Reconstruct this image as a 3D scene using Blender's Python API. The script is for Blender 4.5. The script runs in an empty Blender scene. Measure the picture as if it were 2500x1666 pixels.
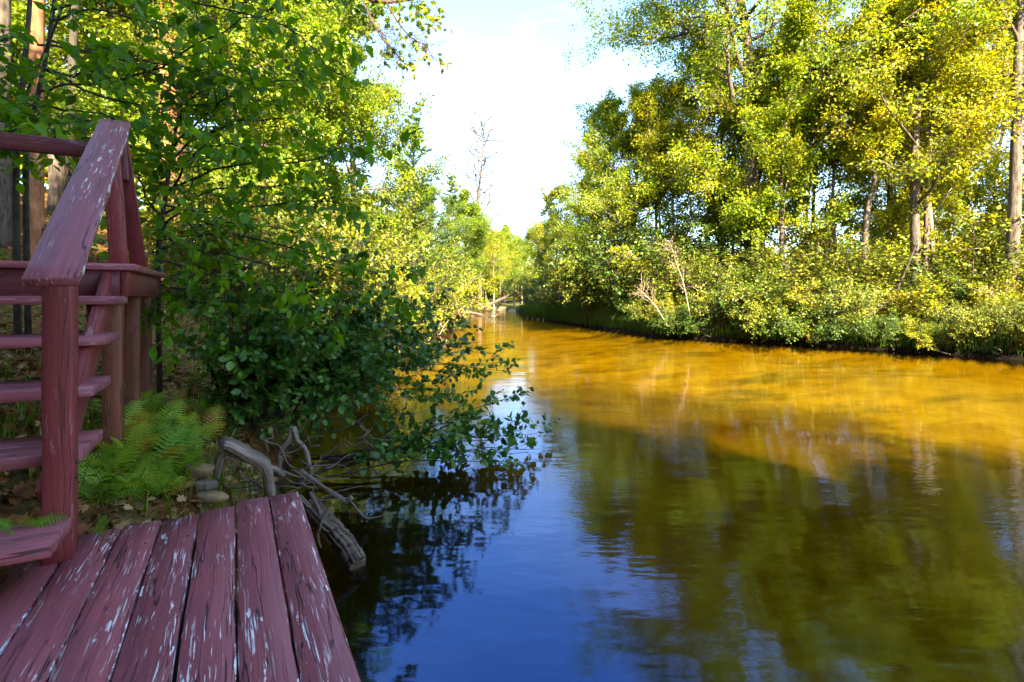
import bpy, math, random
import numpy as np
from mathutils import Vector, Matrix

# ---------------------------------------------------------------- camera, sky, sun, exposure
SC = bpy.context.scene
COL = SC.collection
F, YH, HC = 500.0, 296.0, 1.65          # focal length (px at 1024 wide), horizon row, eye height over the water
cam_d = bpy.data.cameras.new('camera'); cam = bpy.data.objects.new('camera', cam_d); COL.objects.link(cam)
cam.location = (0, 0, HC); cam.rotation_euler = (math.radians(90), 0, 0)
cam_d.sensor_width = 36; cam_d.lens = F / 1024 * 36; cam_d.shift_y = -(341 - YH) / 1024
cam_d.clip_start = 0.05; cam_d.clip_end = 2000
SC.camera = cam

SUN_EL, SUN_AZ = math.radians(36), math.radians(180 - 16)   # azimuth clockwise from +Y: behind the camera, a little to the right
S = Vector((math.sin(SUN_AZ) * math.cos(SUN_EL), math.cos(SUN_AZ) * math.cos(SUN_EL), math.sin(SUN_EL)))
W = bpy.data.worlds.new('World'); SC.world = W; W.use_nodes = True
wn = W.node_tree.nodes; wl = W.node_tree.links; wn.clear()
sky = wn.new('ShaderNodeTexSky'); sky.sky_type = 'NISHITA'; sky.sun_disc = False
sky.sun_elevation = SUN_EL; sky.sun_rotation = SUN_AZ; sky.altitude = 300
sky.air_density = 1.0; sky.dust_density = 0.6; sky.ozone_density = 3.0
bg = wn.new('ShaderNodeBackground'); bg.inputs[1].default_value = 0.095
wo = wn.new('ShaderNodeOutputWorld')
# thin high cloud: soft noise on the view direction
tc = wn.new('ShaderNodeTexCoord'); mp = wn.new('ShaderNodeMapping'); mp.inputs['Scale'].default_value = (1.2, 1.2, 4.5)
nz = wn.new('ShaderNodeTexNoise'); nz.inputs['Scale'].default_value = 1.6; nz.inputs['Detail'].default_value = 7; nz.inputs['Roughness'].default_value = 0.55
rp = wn.new('ShaderNodeValToRGB'); rp.color_ramp.elements[0].position = 0.56; rp.color_ramp.elements[1].position = 0.85
rp.color_ramp.elements[1].color = (0.4, 0.4, 0.4, 1)
mx = wn.new('ShaderNodeMix'); mx.data_type = 'RGBA'
wl.new(tc.outputs['Generated'], mp.inputs[0]); wl.new(mp.outputs[0], nz.inputs['Vector']); wl.new(nz.outputs[0], rp.inputs[0])
wl.new(rp.outputs[0], mx.inputs[0]); wl.new(sky.outputs[0], mx.inputs[6]); mx.inputs[7].default_value = (5.0, 5.2, 5.6, 1)
wl.new(mx.outputs[2], bg.inputs[0]); wl.new(bg.outputs[0], wo.inputs[0])
sd = bpy.data.lights.new('sun', 'SUN'); so = bpy.data.objects.new('sun', sd); COL.objects.link(so)
sd.energy = 4.8; sd.angle = math.radians(0.6); sd.color = (1.0, 0.86, 0.62)
so.rotation_euler = (-S).to_track_quat('-Z', 'Y').to_euler(); so.location = (0, -10, 30)
vs = SC.view_settings; vs.view_transform = 'Standard'; vs.look = 'None'; vs.gamma = 1; vs.use_curve_mapping = False
vs.exposure = 3.15
SC.render.engine = 'CYCLES'
cy = SC.cycles
cy.max_bounces = 8; cy.diffuse_bounces = 4; cy.glossy_bounces = 3; cy.transmission_bounces = 4; cy.transparent_max_bounces = 8
cy.use_denoising = True; cy.sample_clamp_indirect = 6; cy.caustics_reflective = False; cy.caustics_refractive = False

# ---------------------------------------------------------------- helpers
RNG = np.random.default_rng(7)
def at(px, py, y): return np.array([(px - 512) / F * y, y, HC - (py - YH) / F * y])
def pxx(p): return 512 + F * p[0] / max(p[1], .01)
def nrm(v): return v / np.maximum(np.linalg.norm(v, axis=-1, keepdims=True), 1e-9)

def mesh_np(name, V, polys, rnd=None, smooth=False, mat=None, extra=None):
    V = np.asarray(V, dtype=np.float32); me = bpy.data.meshes.new(name)
    polys = [np.asarray(p, dtype=np.int32) for p in polys if len(p)]
    me.vertices.add(len(V)); me.vertices.foreach_set('co', V.ravel())
    loops = np.concatenate([p.ravel() for p in polys])
    tot = np.concatenate([np.full(len(p), p.shape[1], np.int32) for p in polys])
    start = np.concatenate([[0], np.cumsum(tot)[:-1]]).astype(np.int32)
    me.loops.add(len(loops)); me.loops.foreach_set('vertex_index', loops)
    me.polygons.add(len(tot)); me.polygons.foreach_set('loop_start', start)
    try: me.polygons.foreach_set('loop_total', tot)
    except Exception: pass
    if smooth: me.polygons.foreach_set('use_smooth', np.ones(len(tot), dtype=bool))
    me.update(calc_edges=True); me.validate()
    if rnd is not None:
        a = me.attributes.new('rnd', 'FLOAT', 'POINT'); a.data.foreach_set('value', np.asarray(rnd, np.float32))
    for k, v in (extra or {}).items():
        a = me.attributes.new(k, 'FLOAT', 'POINT'); a.data.foreach_set('value', np.asarray(v, np.float32))
    if mat: me.materials.append(mat)
    return me

def obj(name, me, parent=None, loc=None):
    o = bpy.data.objects.new(name, me); COL.objects.link(o)
    if loc is not None: o.location = loc
    if parent is not None: o.parent = parent
    return o
def wobj(name, me, parent):                       # mesh already in world coordinates, parent an unrotated Empty
    o = obj(name, me, parent); o.location = -Vector(parent.location) if parent.parent is None else (0, 0, 0); return o
def tag(o, label=None, cat=None, group=None, kind=None):
    if label: o['label'] = label
    if cat: o['category'] = cat
    if group: o['group'] = group
    if kind: o['kind'] = kind
    return o
def empty(name, loc, label=None, cat=None, group=None):
    e = bpy.data.objects.new(name, None); COL.objects.link(e); e.location = Vector([float(c) for c in loc]); e.empty_display_size = .1
    return tag(e, label, cat, group)
def copy_tree(o, parent=None):
    c = o.copy(); COL.objects.link(c); c.parent = parent
    for ch in o.children:
        copy_tree(ch, c)
    return c

class MB:                                          # mesh builder
    def __init__(s): s.V = []; s.Q = []; s.T = []; s.R = []; s.n = 0
    def add(s, V, quads=None, tris=None, rnd=None):
        V = np.asarray(V, float).reshape(-1, 3)
        if quads is not None and len(quads): s.Q.append(np.asarray(quads, np.int64) + s.n)
        if tris is not None and len(tris): s.T.append(np.asarray(tris, np.int64) + s.n)
        s.V.append(V); s.R.append(np.full(len(V), .5) if rnd is None else np.broadcast_to(np.asarray(rnd, float), (len(V),)))
        s.n += len(V); return s
    def mesh(s, name, mat=None, smooth=False):
        return mesh_np(name, np.concatenate(s.V), ([np.concatenate(s.Q)] if s.Q else []) + ([np.concatenate(s.T)] if s.T else []),
                       np.concatenate(s.R), smooth, mat)

def tubes(mb, P, R, sides=5, cap=True, rnd=None, wob=0.0):
    """P (n,m,3) centre lines, R (n,m) radii"""
    P = np.asarray(P, float); R = np.asarray(R, float)
    if P.ndim == 2: P = P[None]; R = R[None]
    n, m, _ = P.shape
    Tn = np.gradient(P, axis=1); Tn = nrm(Tn)
    mean = nrm(P[:, -1] - P[:, 0])
    ref = np.where(np.abs(mean[:, 2:3]) < .8, np.array([[0, 0, 1.]]), np.array([[1., 0, 0]]))
    e1 = nrm(np.cross(Tn, ref[:, None, :])); e2 = np.cross(Tn, e1)
    a = np.arange(sides) / sides * 2 * np.pi
    rr = R[:, :, None] * (1 + (wob * RNG.normal(size=(n, m, sides)) if wob else 0) * np.ones(sides))
    V = P[:, :, None, :] + rr[..., None] * (np.cos(a)[None, None, :, None] * e1[:, :, None, :] + np.sin(a)[None, None, :, None] * e2[:, :, None, :])
    i = np.arange(sides); j = (i + 1) % sides
    base = np.stack([i, j, j + sides, i + sides], 1)
    seg = (np.arange(m - 1) * sides)[:, None, None] + base[None]
    seg = seg.reshape(-1, 4)
    Q = (np.arange(n) * m * sides)[:, None, None] + seg[None]
    r = None if rnd is None else np.repeat(np.asarray(rnd, float), m * sides)
    T = None
    if cap:
        c0 = np.stack([np.zeros(sides - 2, int), np.arange(1, sides - 1), np.arange(2, sides)], 1)
        c1 = c0[:, ::-1] + 0
        T = np.concatenate([((np.arange(n) * m * sides)[:, None, None] + c1[None]).reshape(-1, 3),
                            ((np.arange(n) * m * sides + (m - 1) * sides)[:, None, None] + c0[None]).reshape(-1, 3)])
    mb.add(V.reshape(-1, 3), Q.reshape(-1, 4), T, r)

def curve(pts, m):                                 # smooth resample of control points (Catmull-Rom)
    pts = np.asarray(pts, float); k = len(pts)
    if k == 2: t = np.linspace(0, 1, m)[:, None]; return pts[0] * (1 - t) + pts[1] * t
    E = np.vstack([2 * pts[0] - pts[1], pts, 2 * pts[-1] - pts[-2]])
    u = np.linspace(0, k - 1 - 1e-6, m); i = u.astype(int); f = (u - i)[:, None]
    p0, p1, p2, p3 = E[i], E[i + 1], E[i + 2], E[i + 3]
    return .5 * (2 * p1 + (p2 - p0) * f + (2 * p0 - 5 * p1 + 4 * p2 - p3) * f ** 2 + (3 * p1 - p0 - 3 * p2 + p3) * f ** 3)

def along(P, t):                                   # P (n,m,3), t (n,k) -> points, tangents (n,k,3)
    n, m, _ = P.shape; x = np.clip(t, 0, 1) * (m - 1); i = np.minimum(x.astype(int), m - 2); f = (x - i)[..., None]
    r = np.arange(n)[:, None]; a, b = P[r, i], P[r, i + 1]
    return a + (b - a) * f, nrm(b - a)

def spawn(P, R, k, t0, t1, ang, length, m, up=0.0, noise=.12, flat=0.0, prof=None, rr=.55, rend=.25, rmax=9, angj=.25):
    n = P.shape[0]
    t = t0 + (t1 - t0) * (np.arange(k)[None] + RNG.random((n, k))) / k
    p, tan = along(P, t)
    xi = np.clip(t, 0, 1) * (R.shape[1] - 1); i = np.minimum(xi.astype(int), R.shape[1] - 2)
    rp = R[np.arange(n)[:, None], i]
    a = np.arange(k)[None] * 2.4 + RNG.random((n, 1)) * 6.28 + RNG.normal(size=(n, k)) * .5
    ref = np.where(np.abs(tan[..., 2:3]) < .9, np.array([0, 0, 1.]), np.array([1., 0, 0]))
    e1 = nrm(np.cross(tan, ref)); e2 = np.cross(tan, e1)
    if flat: a = np.where(RNG.random((n, k)) < flat, (np.arange(k)[None] % 2) * np.pi + RNG.normal(size=(n, k)) * .3, a)
    an = ang + RNG.normal(size=(n, k)) * angj
    d = np.cos(an)[..., None] * tan + np.sin(an)[..., None] * (np.cos(a)[..., None] * e1 + np.sin(a)[..., None] * e2)
    L = (np.broadcast_to(np.asarray(length, float), (n,))[:, None] if np.ndim(length) else length) * (.65 + .6 * RNG.random((n, k)))
    if prof is not None: L = L * prof(t)
    p = p.reshape(-1, 3); d = nrm(d.reshape(-1, 3)); L = L.reshape(-1); N = len(p)
    out = np.empty((N, m, 3)); out[:, 0] = p; cur = p.copy()
    for s in range(1, m):
        d = d + RNG.normal(size=(N, 3)) * noise; d[:, 2] += up / m; d = nrm(d)
        cur = cur + d * (L / (m - 1))[:, None]; out[:, s] = cur
    r0 = np.minimum(rp.reshape(-1) * rr, rmax)
    rad = r0[:, None] * np.linspace(1, rend, m)[None]
    return out, rad, L, t.reshape(-1)

# leaf templates (x across, y along, z out); small = folded diamond, near = pointed oval, lobed = oak/maple like
def leaf_small(): return np.array([[0, 0, 0], [-.36, .45, .10], [0, 1, -.05], [.36, .45, .10]]), np.array([[0, 2, 1], [0, 3, 2]])
def leaf_near(w=.30, fold=.09, droop=.14):
    ys = [0, .18, .45, .75, 1]; ws = [0.02, w * .75, w, w * .55, 0]
    V = []; T = []
    for y, x in zip(ys, ws):
        z = -droop * y * y
        V += [[-x, y, z + fold * x / w], [0, y, z], [x, y, z + fold * x / w]]
    for i in range(4):
        a, b = 3 * i, 3 * i + 3
        T += [[a, a + 1, b + 1], [a, b + 1, b], [a + 1, a + 2, b + 2], [a + 1, b + 2, b + 1]]
    return np.array(V, float), np.array(T)
def leaf_lobed():
    pr = [(.0, 0), (.10, .10), (.34, .16), (.22, .30), (.50, .42), (.48, .52), (.24, .56), (.34, .78), (.14, .76), (0, 1)]
    V = [[0, y, -.1 * y * y] for _, y in pr] + [[x, y, .12 * x - .1 * y * y] for x, y in pr] + [[-x, y, .12 * x - .1 * y * y] for x, y in pr]
    k = len(pr); T = []
    for i in range(k - 1):
        T += [[i, k + i, k + i + 1], [i, k + i + 1, i + 1], [i, 2 * k + i + 1, 2 * k + i], [i, i + 1, 2 * k + i + 1]]
    return np.array(V, float), np.array(T)

def frames(u, nhint):
    u = nrm(u); x = nrm(np.cross(u, nhint)); z = np.cross(x, u); return np.stack([x, u, z], 1)
def stamp(mb, tpl, pos, Rm, size, rnd):
    V, T = tpl; n = len(pos)
    W_ = pos[:, None, :] + size[:, None, None] * np.einsum('kj,njl->nkl', V, Rm)
    TT = (np.arange(n) * len(V))[:, None, None] + T[None]
    mb.add(W_.reshape(-1, 3), tris=TT.reshape(-1, 3), rnd=np.repeat(rnd, len(V)))

def leaf_set(P, nl, size, t0=.15, spread=.06, droop=.35, up=.9, hue=None):
    """leaves along twigs: positions, frames, sizes, hue number"""
    n = len(P); t = t0 + (1 - t0) * RNG.random((n, nl)); p, tan = along(P, t)
    side = RNG.normal(size=(n, nl, 3)); side = nrm(side - tan * np.sum(side * tan, -1, keepdims=True))
    u = tan * .55 + side * .9; u[..., 2] -= droop
    pos = p + side * spread * RNG.random((n, nl, 1)) + RNG.normal(size=(n, nl, 3)) * spread * .4
    nh = RNG.normal(size=(n, nl, 3)) * .55; nh[..., 2] += up
    h = .55 * (RNG.random((n, 1)) if hue is None else hue[:, None]) + .45 * RNG.random((n, nl))
    sz = size * (.45 + .75 * RNG.random(n * nl))
    return pos.reshape(-1, 3), frames(u.reshape(-1, 3), nh.reshape(-1, 3)), sz, h.reshape(-1)

# ---------------------------------------------------------------- materials
def newmat(name):
    m = bpy.data.materials.new(name); m.use_nodes = True; nt = m.node_tree
    return m, nt, nt.nodes, nt.links, nt.nodes['Principled BSDF'], nt.nodes['Material Output']
def ramp(nodes, stops):
    r = nodes.new('ShaderNodeValToRGB'); e = r.color_ramp.elements
    while len(e) < len(stops): e.new(.5)
    for k, (p, c) in enumerate(stops): e[k].position = p; e[k].color = (*c, 1)
    return r
def noise(nodes, links, vec, scale, detail=4, rough=.55, sc=None, w=None):
    n = nodes.new('ShaderNodeTexNoise'); n.inputs['Scale'].default_value = scale; n.inputs['Detail'].default_value = detail; n.inputs['Roughness'].default_value = rough
    if sc is not None:
        mp = nodes.new('ShaderNodeMapping'); mp.inputs['Scale'].default_value = sc; links.new(vec, mp.inputs[0]); vec = mp.outputs[0]
    links.new(vec, n.inputs['Vector'])
    return n
def math_n(nodes, links, op, a, b=None, clamp=False):
    n = nodes.new('ShaderNodeMath'); n.operation = op; n.use_clamp = clamp
    for i, v in enumerate((a, b)):
        if v is None: continue
        if isinstance(v, (int, float)): n.inputs[i].default_value = v
        else: links.new(v, n.inputs[i])
    return n.outputs[0]
def mixc(nodes, links, fac, a, b, blend='MIX'):
    n = nodes.new('ShaderNodeMix'); n.data_type = 'RGBA'; n.blend_type = blend
    for i, v in ((0, fac), (6, a), (7, b)):
        if isinstance(v, (int, float)): n.inputs[i].default_value = v
        elif isinstance(v, tuple): n.inputs[i].default_value = (*v, 1)
        else: links.new(v, n.inputs[i])
    return n.outputs[2]

def leaf_mat(name, stops, trans=.42, tcol=(1.5, 1.35, .5), rough=.42, spec=.35):
    m, nt, N, L, B, O = newmat(name)
    at_ = N.new('ShaderNodeAttribute'); at_.attribute_name = 'rnd'
    r = ramp(N, stops); L.new(at_.outputs['Fac'], r.inputs[0])
    L.new(r.outputs[0], B.inputs['Base Color']); B.inputs['Roughness'].default_value = rough; B.inputs['Specular IOR Level'].default_value = spec
    t = N.new('ShaderNodeBsdfTranslucent'); L.new(mixc(N, L, 1.0, r.outputs[0], tcol, 'MULTIPLY'), t.inputs[0])
    ms = N.new('ShaderNodeMixShader'); ms.inputs[0].default_value = trans
    L.new(B.outputs[0], ms.inputs[1]); L.new(t.outputs[0], ms.inputs[2]); L.new(ms.outputs[0], O.inputs[0])
    return m
def bark_mat(name, c0, c1, scale=14, stretch=.18, bump=.6, moss=None, hi=None, wrap=False):
    m, nt, N, L, B, O = newmat(name)
    tc = N.new('ShaderNodeTexCoord')
    src = tc.outputs['Object']
    if wrap:                                       # coordinates that follow the limb: round its girth, along its length
        cb = N.new('ShaderNodeCombineXYZ')
        for k, an in enumerate(('cx', 'cy', 'cl')):
            q = N.new('ShaderNodeAttribute'); q.attribute_name = an; L.new(q.outputs['Fac'], cb.inputs[k])
        src = cb.outputs[0]
    n1 = noise(N, L, src, scale, 6, .65, (1, 1, stretch))
    n2 = noise(N, L, tc.outputs['Object'], scale * .22, 3, .5)
    r = ramp(N, [(.32, c0), (.62, c1)] + ([(.82, hi)] if hi else [])); L.new(n1.outputs[0], r.inputs[0])
    col = r.outputs[0]
    if moss:
        r2 = ramp(N, [(.52, (0, 0, 0)), (.66, (1, 1, 1))]); L.new(n2.outputs[0], r2.inputs[0]); col = mixc(N, L, math_n(N, L, 'MULTIPLY', r2.outputs[0], .7), col, moss)
    L.new(col, B.inputs['Base Color']); B.inputs['Roughness'].default_value = .9; B.inputs['Specular IOR Level'].default_value = .15
    b = N.new('ShaderNodeBump'); b.inputs['Strength'].default_value = bump; b.inputs['Distance'].default_value = .02
    L.new(n1.outputs[0], b.inputs['Height']); L.new(b.outputs[0], B.inputs['Normal'])
    return m
M = {}
M['maple'] = leaf_mat('sunlit_maple_leaf', [(0, (.04, .10, .004)), (.35, (.13, .22, .006)), (.7, (.27, .31, .008)), (.93, (.42, .33, .012)), (1, (.46, .20, .02))], .48, tcol=(1.6, 1.4, .35))
M['yellow'] = leaf_mat('yellowing_leaf', [(0, (.055, .12, .004)), (.4, (.20, .25, .007)), (.75, (.38, .35, .010)), (1, (.50, .28, .016))], .48, tcol=(1.5, 1.3, .35))
M['oak'] = leaf_mat('oak_leaf', [(0, (.04, .10, .004)), (.45, (.13, .21, .007)), (.8, (.27, .30, .010)), (1, (.40, .25, .018))], .42)
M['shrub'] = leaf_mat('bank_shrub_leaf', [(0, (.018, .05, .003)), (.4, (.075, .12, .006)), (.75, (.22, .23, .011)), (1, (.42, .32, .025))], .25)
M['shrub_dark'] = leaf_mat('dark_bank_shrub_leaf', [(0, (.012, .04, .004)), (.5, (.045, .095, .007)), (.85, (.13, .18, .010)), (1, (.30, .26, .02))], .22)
M['sapling'] = leaf_mat('sapling_leaf', [(0, (.035, .11, .003)), (.5, (.09, .22, .004)), (.85, (.19, .33, .006)), (1, (.28, .35, .008))], .52, rough=.42, spec=.25)
M['alder'] = leaf_mat('dark_bush_leaf', [(0, (.010, .045, .005)), (.4, (.04, .125, .012)), (.8, (.11, .22, .020)), (1, (.26, .30, .02))], .35, rough=.36, spec=.4)
M['fern'] = leaf_mat('fern_leaf', [(0, (.09, .21, .02)), (.5, (.20, .34, .028)), (.85, (.34, .42, .03)), (1, (.42, .24, .04))], .42, spec=.2)
M['pine'] = leaf_mat('pine_needle', [(0, (.018, .05, .010)), (.5, (.045, .095, .015)), (1, (.12, .17, .025))], .25)
M['grass'] = leaf_mat('bank_grass', [(0, (.03, .085, .006)), (.5, (.08, .16, .008)), (.85, (.18, .21, .014)), (1, (.32, .24, .04))], .4)
M['litter'] = leaf_mat('dead_leaf', [(0, (.09, .03, .010)), (.4, (.20, .075, .02)), (.75, (.32, .15, .045)), (1, (.40, .26, .11))], .12, tcol=(1.2, .9, .5), rough=.7, spec=.2)
M['bark'] = bark_mat('grey_brown_bark', (.035, .026, .020), (.15, .115, .085), 16, .2, .7, hi=(.26, .21, .16))
M['bark_pale'] = bark_mat('pale_bark', (.12, .095, .07), (.34, .28, .21), 12, .3, .5, moss=(.10, .12, .05))
M['bark_red'] = bark_mat('red_pine_bark', (.12, .045, .02), (.42, .18, .08), 9, .35, .9, hi=(.58, .32, .18))
M['bark_dark'] = bark_mat('dark_smooth_bark', (.018, .014, .011), (.075, .058, .045), 18, .4, .4, moss=(.07, .085, .05))
M['twig'] = bark_mat('twig_wood', (.03, .018, .014), (.10, .065, .05), 30, .5, .3)
M['twig_pale'] = bark_mat('pale_twig_wood', (.20, .13, .09), (.42, .31, .22), 30, .5, .3)
M['drift'] = bark_mat('weathered_driftwood', (.050, .036, .028), (.23, .175, .135), 34, .10, .9, hi=(.48, .39, .32), wrap=True)
M['log'] = bark_mat('furrowed_log_bark', (.028, .018, .012), (.20, .145, .105), 46, .13, 1.2, hi=(.38, .29, .21), wrap=True)

# ---------------------------------------------------------------- terrain and river
NEAR_BANK = np.array([(60, -40), (25, -16), (12, -9), (5, -5), (1.9, -2.6), (.1, -.15), (-.82, 1.57), (-1.28, 2.5), (-1.45, 3.0), (-1.8, 3.7), (-2.3, 5.2),
                      (-3.0, 7.5), (-3.7, 11), (-4, 16), (-3.3, 24), (-3.2, 35), (-5, 48), (-16, 57), (-60, 66)], float)
FAR_BANK = np.array([(100, -25), (40, -6), (22, 5), (13.2, 12.6), (11.9, 14.6), (10.4, 16.3), (8.25, 18.0), (5.8, 20.6), (4.1, 27), (1.2, 38), (.7, 50), (-2, 62),
                     (-15, 70), (-60, 84)], float)
POLY = np.vstack([NEAR_BANK, FAR_BANK[::-1]])
def seg_dist(x, y, line):
    d = np.full(x.shape, 1e9)
    for (ax, ay), (bx, by) in zip(line[:-1], line[1:]):
        vx, vy = bx - ax, by - ay; t = np.clip(((x - ax) * vx + (y - ay) * vy) / (vx * vx + vy * vy), 0, 1)
        d = np.minimum(d, np.hypot(x - ax - t * vx, y - ay - t * vy))
    return d
def inside(x, y):
    c = np.zeros(x.shape, bool); n = len(POLY)
    for i in range(n):
        ax, ay = POLY[i]; bx, by = POLY[i - 1]
        hit = ((ay > y) != (by > y)) & (x < (bx - ax) * (y - ay) / (by - ay + 1e-12) + ax); c ^= hit
    return c
def wav(x, y, s, p=0.): return np.sin(x / s * 1.7 + 1.3 * np.sin(y / s * 1.1 + p)) * np.cos(y / s * 1.9 + 1.1 * np.sin(x / s * .8 + p))
# deck frame: R = far right corner, dv along the planks (away), tv across (to the right)
DR = np.array([-1.087, 2.564]); dv = np.array([-.485, .8745]); tv = np.array([.8745, .485]); DZ = .65
def dk(t, s, z=0.): p = DR + tv * t + dv * s; return np.array([p[0], p[1], DZ + z])
def ground_z(x, y):
    x = np.asarray(x, float); y = np.asarray(y, float); shp = x.shape; x = x.ravel(); y = y.ravel()
    dn = seg_dist(x, y, NEAR_BANK); df = seg_dist(x, y, FAR_BANK); ins = inside(x, y)
    near = dn < df
    wn_ = wav(x, y, 1.6) * .06 + wav(x, y, .55, 2) * .025 + wav(x, y, 5.5, 1) * .12
    hill = .42 + .30 * dn + .0 * x
    hill = np.where(dn > 2.2, .42 + .66 + (dn - 2.2) * .36, hill)
    hill = np.minimum(hill, 6.5 + .02 * dn) + wn_ * np.clip(dn, 0, 1)
    rise = np.clip(dn / .35, 0, 1) ** .7
    zl = .02 + (hill - .02) * rise
    behind = np.clip((-1.0 - y) / 3, 0, 1) * np.clip((x + 3) / 4, 0, 1)
    zl = zl * (1 - behind) + behind * (.5 * rise + np.clip(dn - 2, 0, 30) * .12)
    # level pad under the deck and the stair foot
    t = (x - DR[0]) * tv[0] + (y - DR[1]) * tv[1]; s = (x - DR[0]) * dv[0] + (y - DR[1]) * dv[1]
    pad = np.clip((t + 2.3) / .4, 0, 1) * np.clip((.25 - t) / .2, 0, 1) * np.clip((.03 - s) / .10, 0, 1) * np.clip((s + 6) / .5, 0, 1)
    zl = zl * (1 - pad) + np.minimum(zl, .53) * pad
    bank_r = np.clip(df / .22, 0, 1) ** .6
    zr = .02 + bank_r * (.42 + .10 * wav(x, y, 2.2, .4) + .05 * wav(x, y, .8, 1)) + np.clip(df - 3, 0, 60) * .015
    zo = np.where(near, zl, zr)
    shelf = np.clip(df / 6.5, 0, 1)
    bed = -(.12 + .20 * np.clip(df / 1.0, 0, 1) + .50 * shelf ** 2 * np.clip(dn / 1.2, 0, 1)) + .05 * wav(x, y, 1.9, 3) + .02 * wav(x, y, .7, 5)
    edge = np.clip(np.minimum(dn, df) / .5, 0, 1)
    zi = bed * edge - .02 * (1 - edge)
    return np.where(ins, np.minimum(zi, -.02), np.maximum(zo, .02)).reshape(shp)
def gz(x, y): return float(ground_z(np.array([x]), np.array([y]))[0])

def axis(dense0, dense1, step, lo, hi):
    mid = np.arange(dense0, dense1, step); g = []; c = dense1; st = step
    while c < hi: g.append(c); st *= 1.22; c += st
    l = []; c = dense0 - step; st = step
    while c > lo: l.append(c); st *= 1.22; c -= st
    return np.concatenate([l[::-1], mid, g, [hi]])
gx = axis(-9, 16, .16, -600, 600); gy = axis(-1.5, 30, .16, -600, 900)
X, Y = np.meshgrid(gx, gy); Z = ground_z(X, Y)
nx, ny = len(gx), len(gy)
I = (np.arange(ny - 1)[:, None] * nx + np.arange(nx - 1)[None]).ravel()
Q = np.stack([I, I + 1, I + nx + 1, I + nx], 1)
dnA = seg_dist(X.ravel(), Y.ravel(), NEAR_BANK); dfA = seg_dist(X.ravel(), Y.ravel(), FAR_BANK); inA = inside(X.ravel(), Y.ravel())
xr, yr = X.ravel(), Y.ravel()
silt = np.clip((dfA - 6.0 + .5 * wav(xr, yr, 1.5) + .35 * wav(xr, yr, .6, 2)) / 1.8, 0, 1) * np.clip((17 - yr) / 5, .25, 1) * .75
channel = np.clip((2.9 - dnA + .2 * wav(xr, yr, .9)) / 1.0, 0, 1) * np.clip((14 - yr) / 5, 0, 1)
m, nt, N, L, B, O = newmat('forest_floor_and_river_sand')
tc = N.new('ShaderNodeTexCoord'); P3 = tc.outputs['Object']
def attr(N, n): a = N.new('ShaderNodeAttribute'); a.attribute_name = n; return a.outputs['Fac']
nA = noise(N, L, P3, 2.2, 6, .6); nB = noise(N, L, P3, 26, 5, .7); nC = noise(N, L, P3, .5, 3, .5)
rl = ramp(N, [(.25, (.03, .016, .009)), (.45, (.13, .055, .02)), (.58, (.26, .11, .035)), (.75, (.36, .20, .08))]); L.new(nB.outputs[0], rl.inputs[0])
rg = ramp(N, [(.3, (.02, .025, .008)), (.5, (.05, .075, .015)), (.75, (.12, .14, .03))]); L.new(nB.outputs[0], rg.inputs[0])
mg = ramp(N, [(.44, (0, 0, 0)), (.60, (1, 1, 1))]); L.new(nA.outputs[0], mg.inputs[0])
gmix = math_n(N, L, 'MAXIMUM', mg.outputs[0], attr(N, 'far'))
land = mixc(N, L, math_n(N, L, 'MULTIPLY', gmix, .8), rl.outputs[0], rg.outputs[0])
rs = ramp(N, [(.25, (.28, .19, .10)), (.55, (.43, .33, .19)), (.8, (.52, .42, .25))]); L.new(nA.outputs[0], rs.inputs[0])
nw = noise(N, L, P3, .9, 5, .62, (.45, 1.3, 1)); rw = ramp(N, [(.50, (0, 0, 0)), (.66, (1, 1, 1))]); L.new(nw.outputs[0], rw.inputs[0])
sand = mixc(N, L, math_n(N, L, 'MULTIPLY', rw.outputs[0], .8), rs.outputs[0], (.10, .07, .035))        # weed and leaf patches on the sand
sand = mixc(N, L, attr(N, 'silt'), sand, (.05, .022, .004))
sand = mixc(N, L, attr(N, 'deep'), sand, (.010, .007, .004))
land = mixc(N, L, attr(N, 'soil_shade'), land, (.006, .004, .002))  # near-black soil: shade of the bank undercut and deck underside painted in
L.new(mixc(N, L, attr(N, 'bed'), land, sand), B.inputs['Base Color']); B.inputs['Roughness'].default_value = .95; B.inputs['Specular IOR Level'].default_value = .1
bp = N.new('ShaderNodeBump'); bp.inputs['Strength'].default_value = .5; bp.inputs['Distance'].default_value = .05; L.new(nB.outputs[0], bp.inputs['Height']); L.new(bp.outputs[0], B.inputs['Normal'])
M['ground'] = m
tA = (xr - DR[0]) * tv[0] + (yr - DR[1]) * tv[1]; sA = (xr - DR[0]) * dv[0] + (yr - DR[1]) * dv[1]; pad_shade = 1.0 * ((tA > -1.8) & (tA < .2) & (sA < -.06) & (sA > -5))  # earth below the deck, painted dark for the shade in the plank gaps
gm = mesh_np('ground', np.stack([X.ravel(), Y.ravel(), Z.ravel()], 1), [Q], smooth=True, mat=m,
             extra={'bed': inA & (np.minimum(dnA, dfA) > .30), 'silt': np.clip(silt, 0, 1), 'deep': channel, 'far': (dfA < dnA) * 1.0, 'soil_shade': np.clip(1.6 - np.minimum(dnA, dfA) / .32, 0, 1) * (1 - .75 * (dnA < dfA) * ~inA) + pad_shade})
tag(obj('ground', gm), kind='structure')

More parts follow.
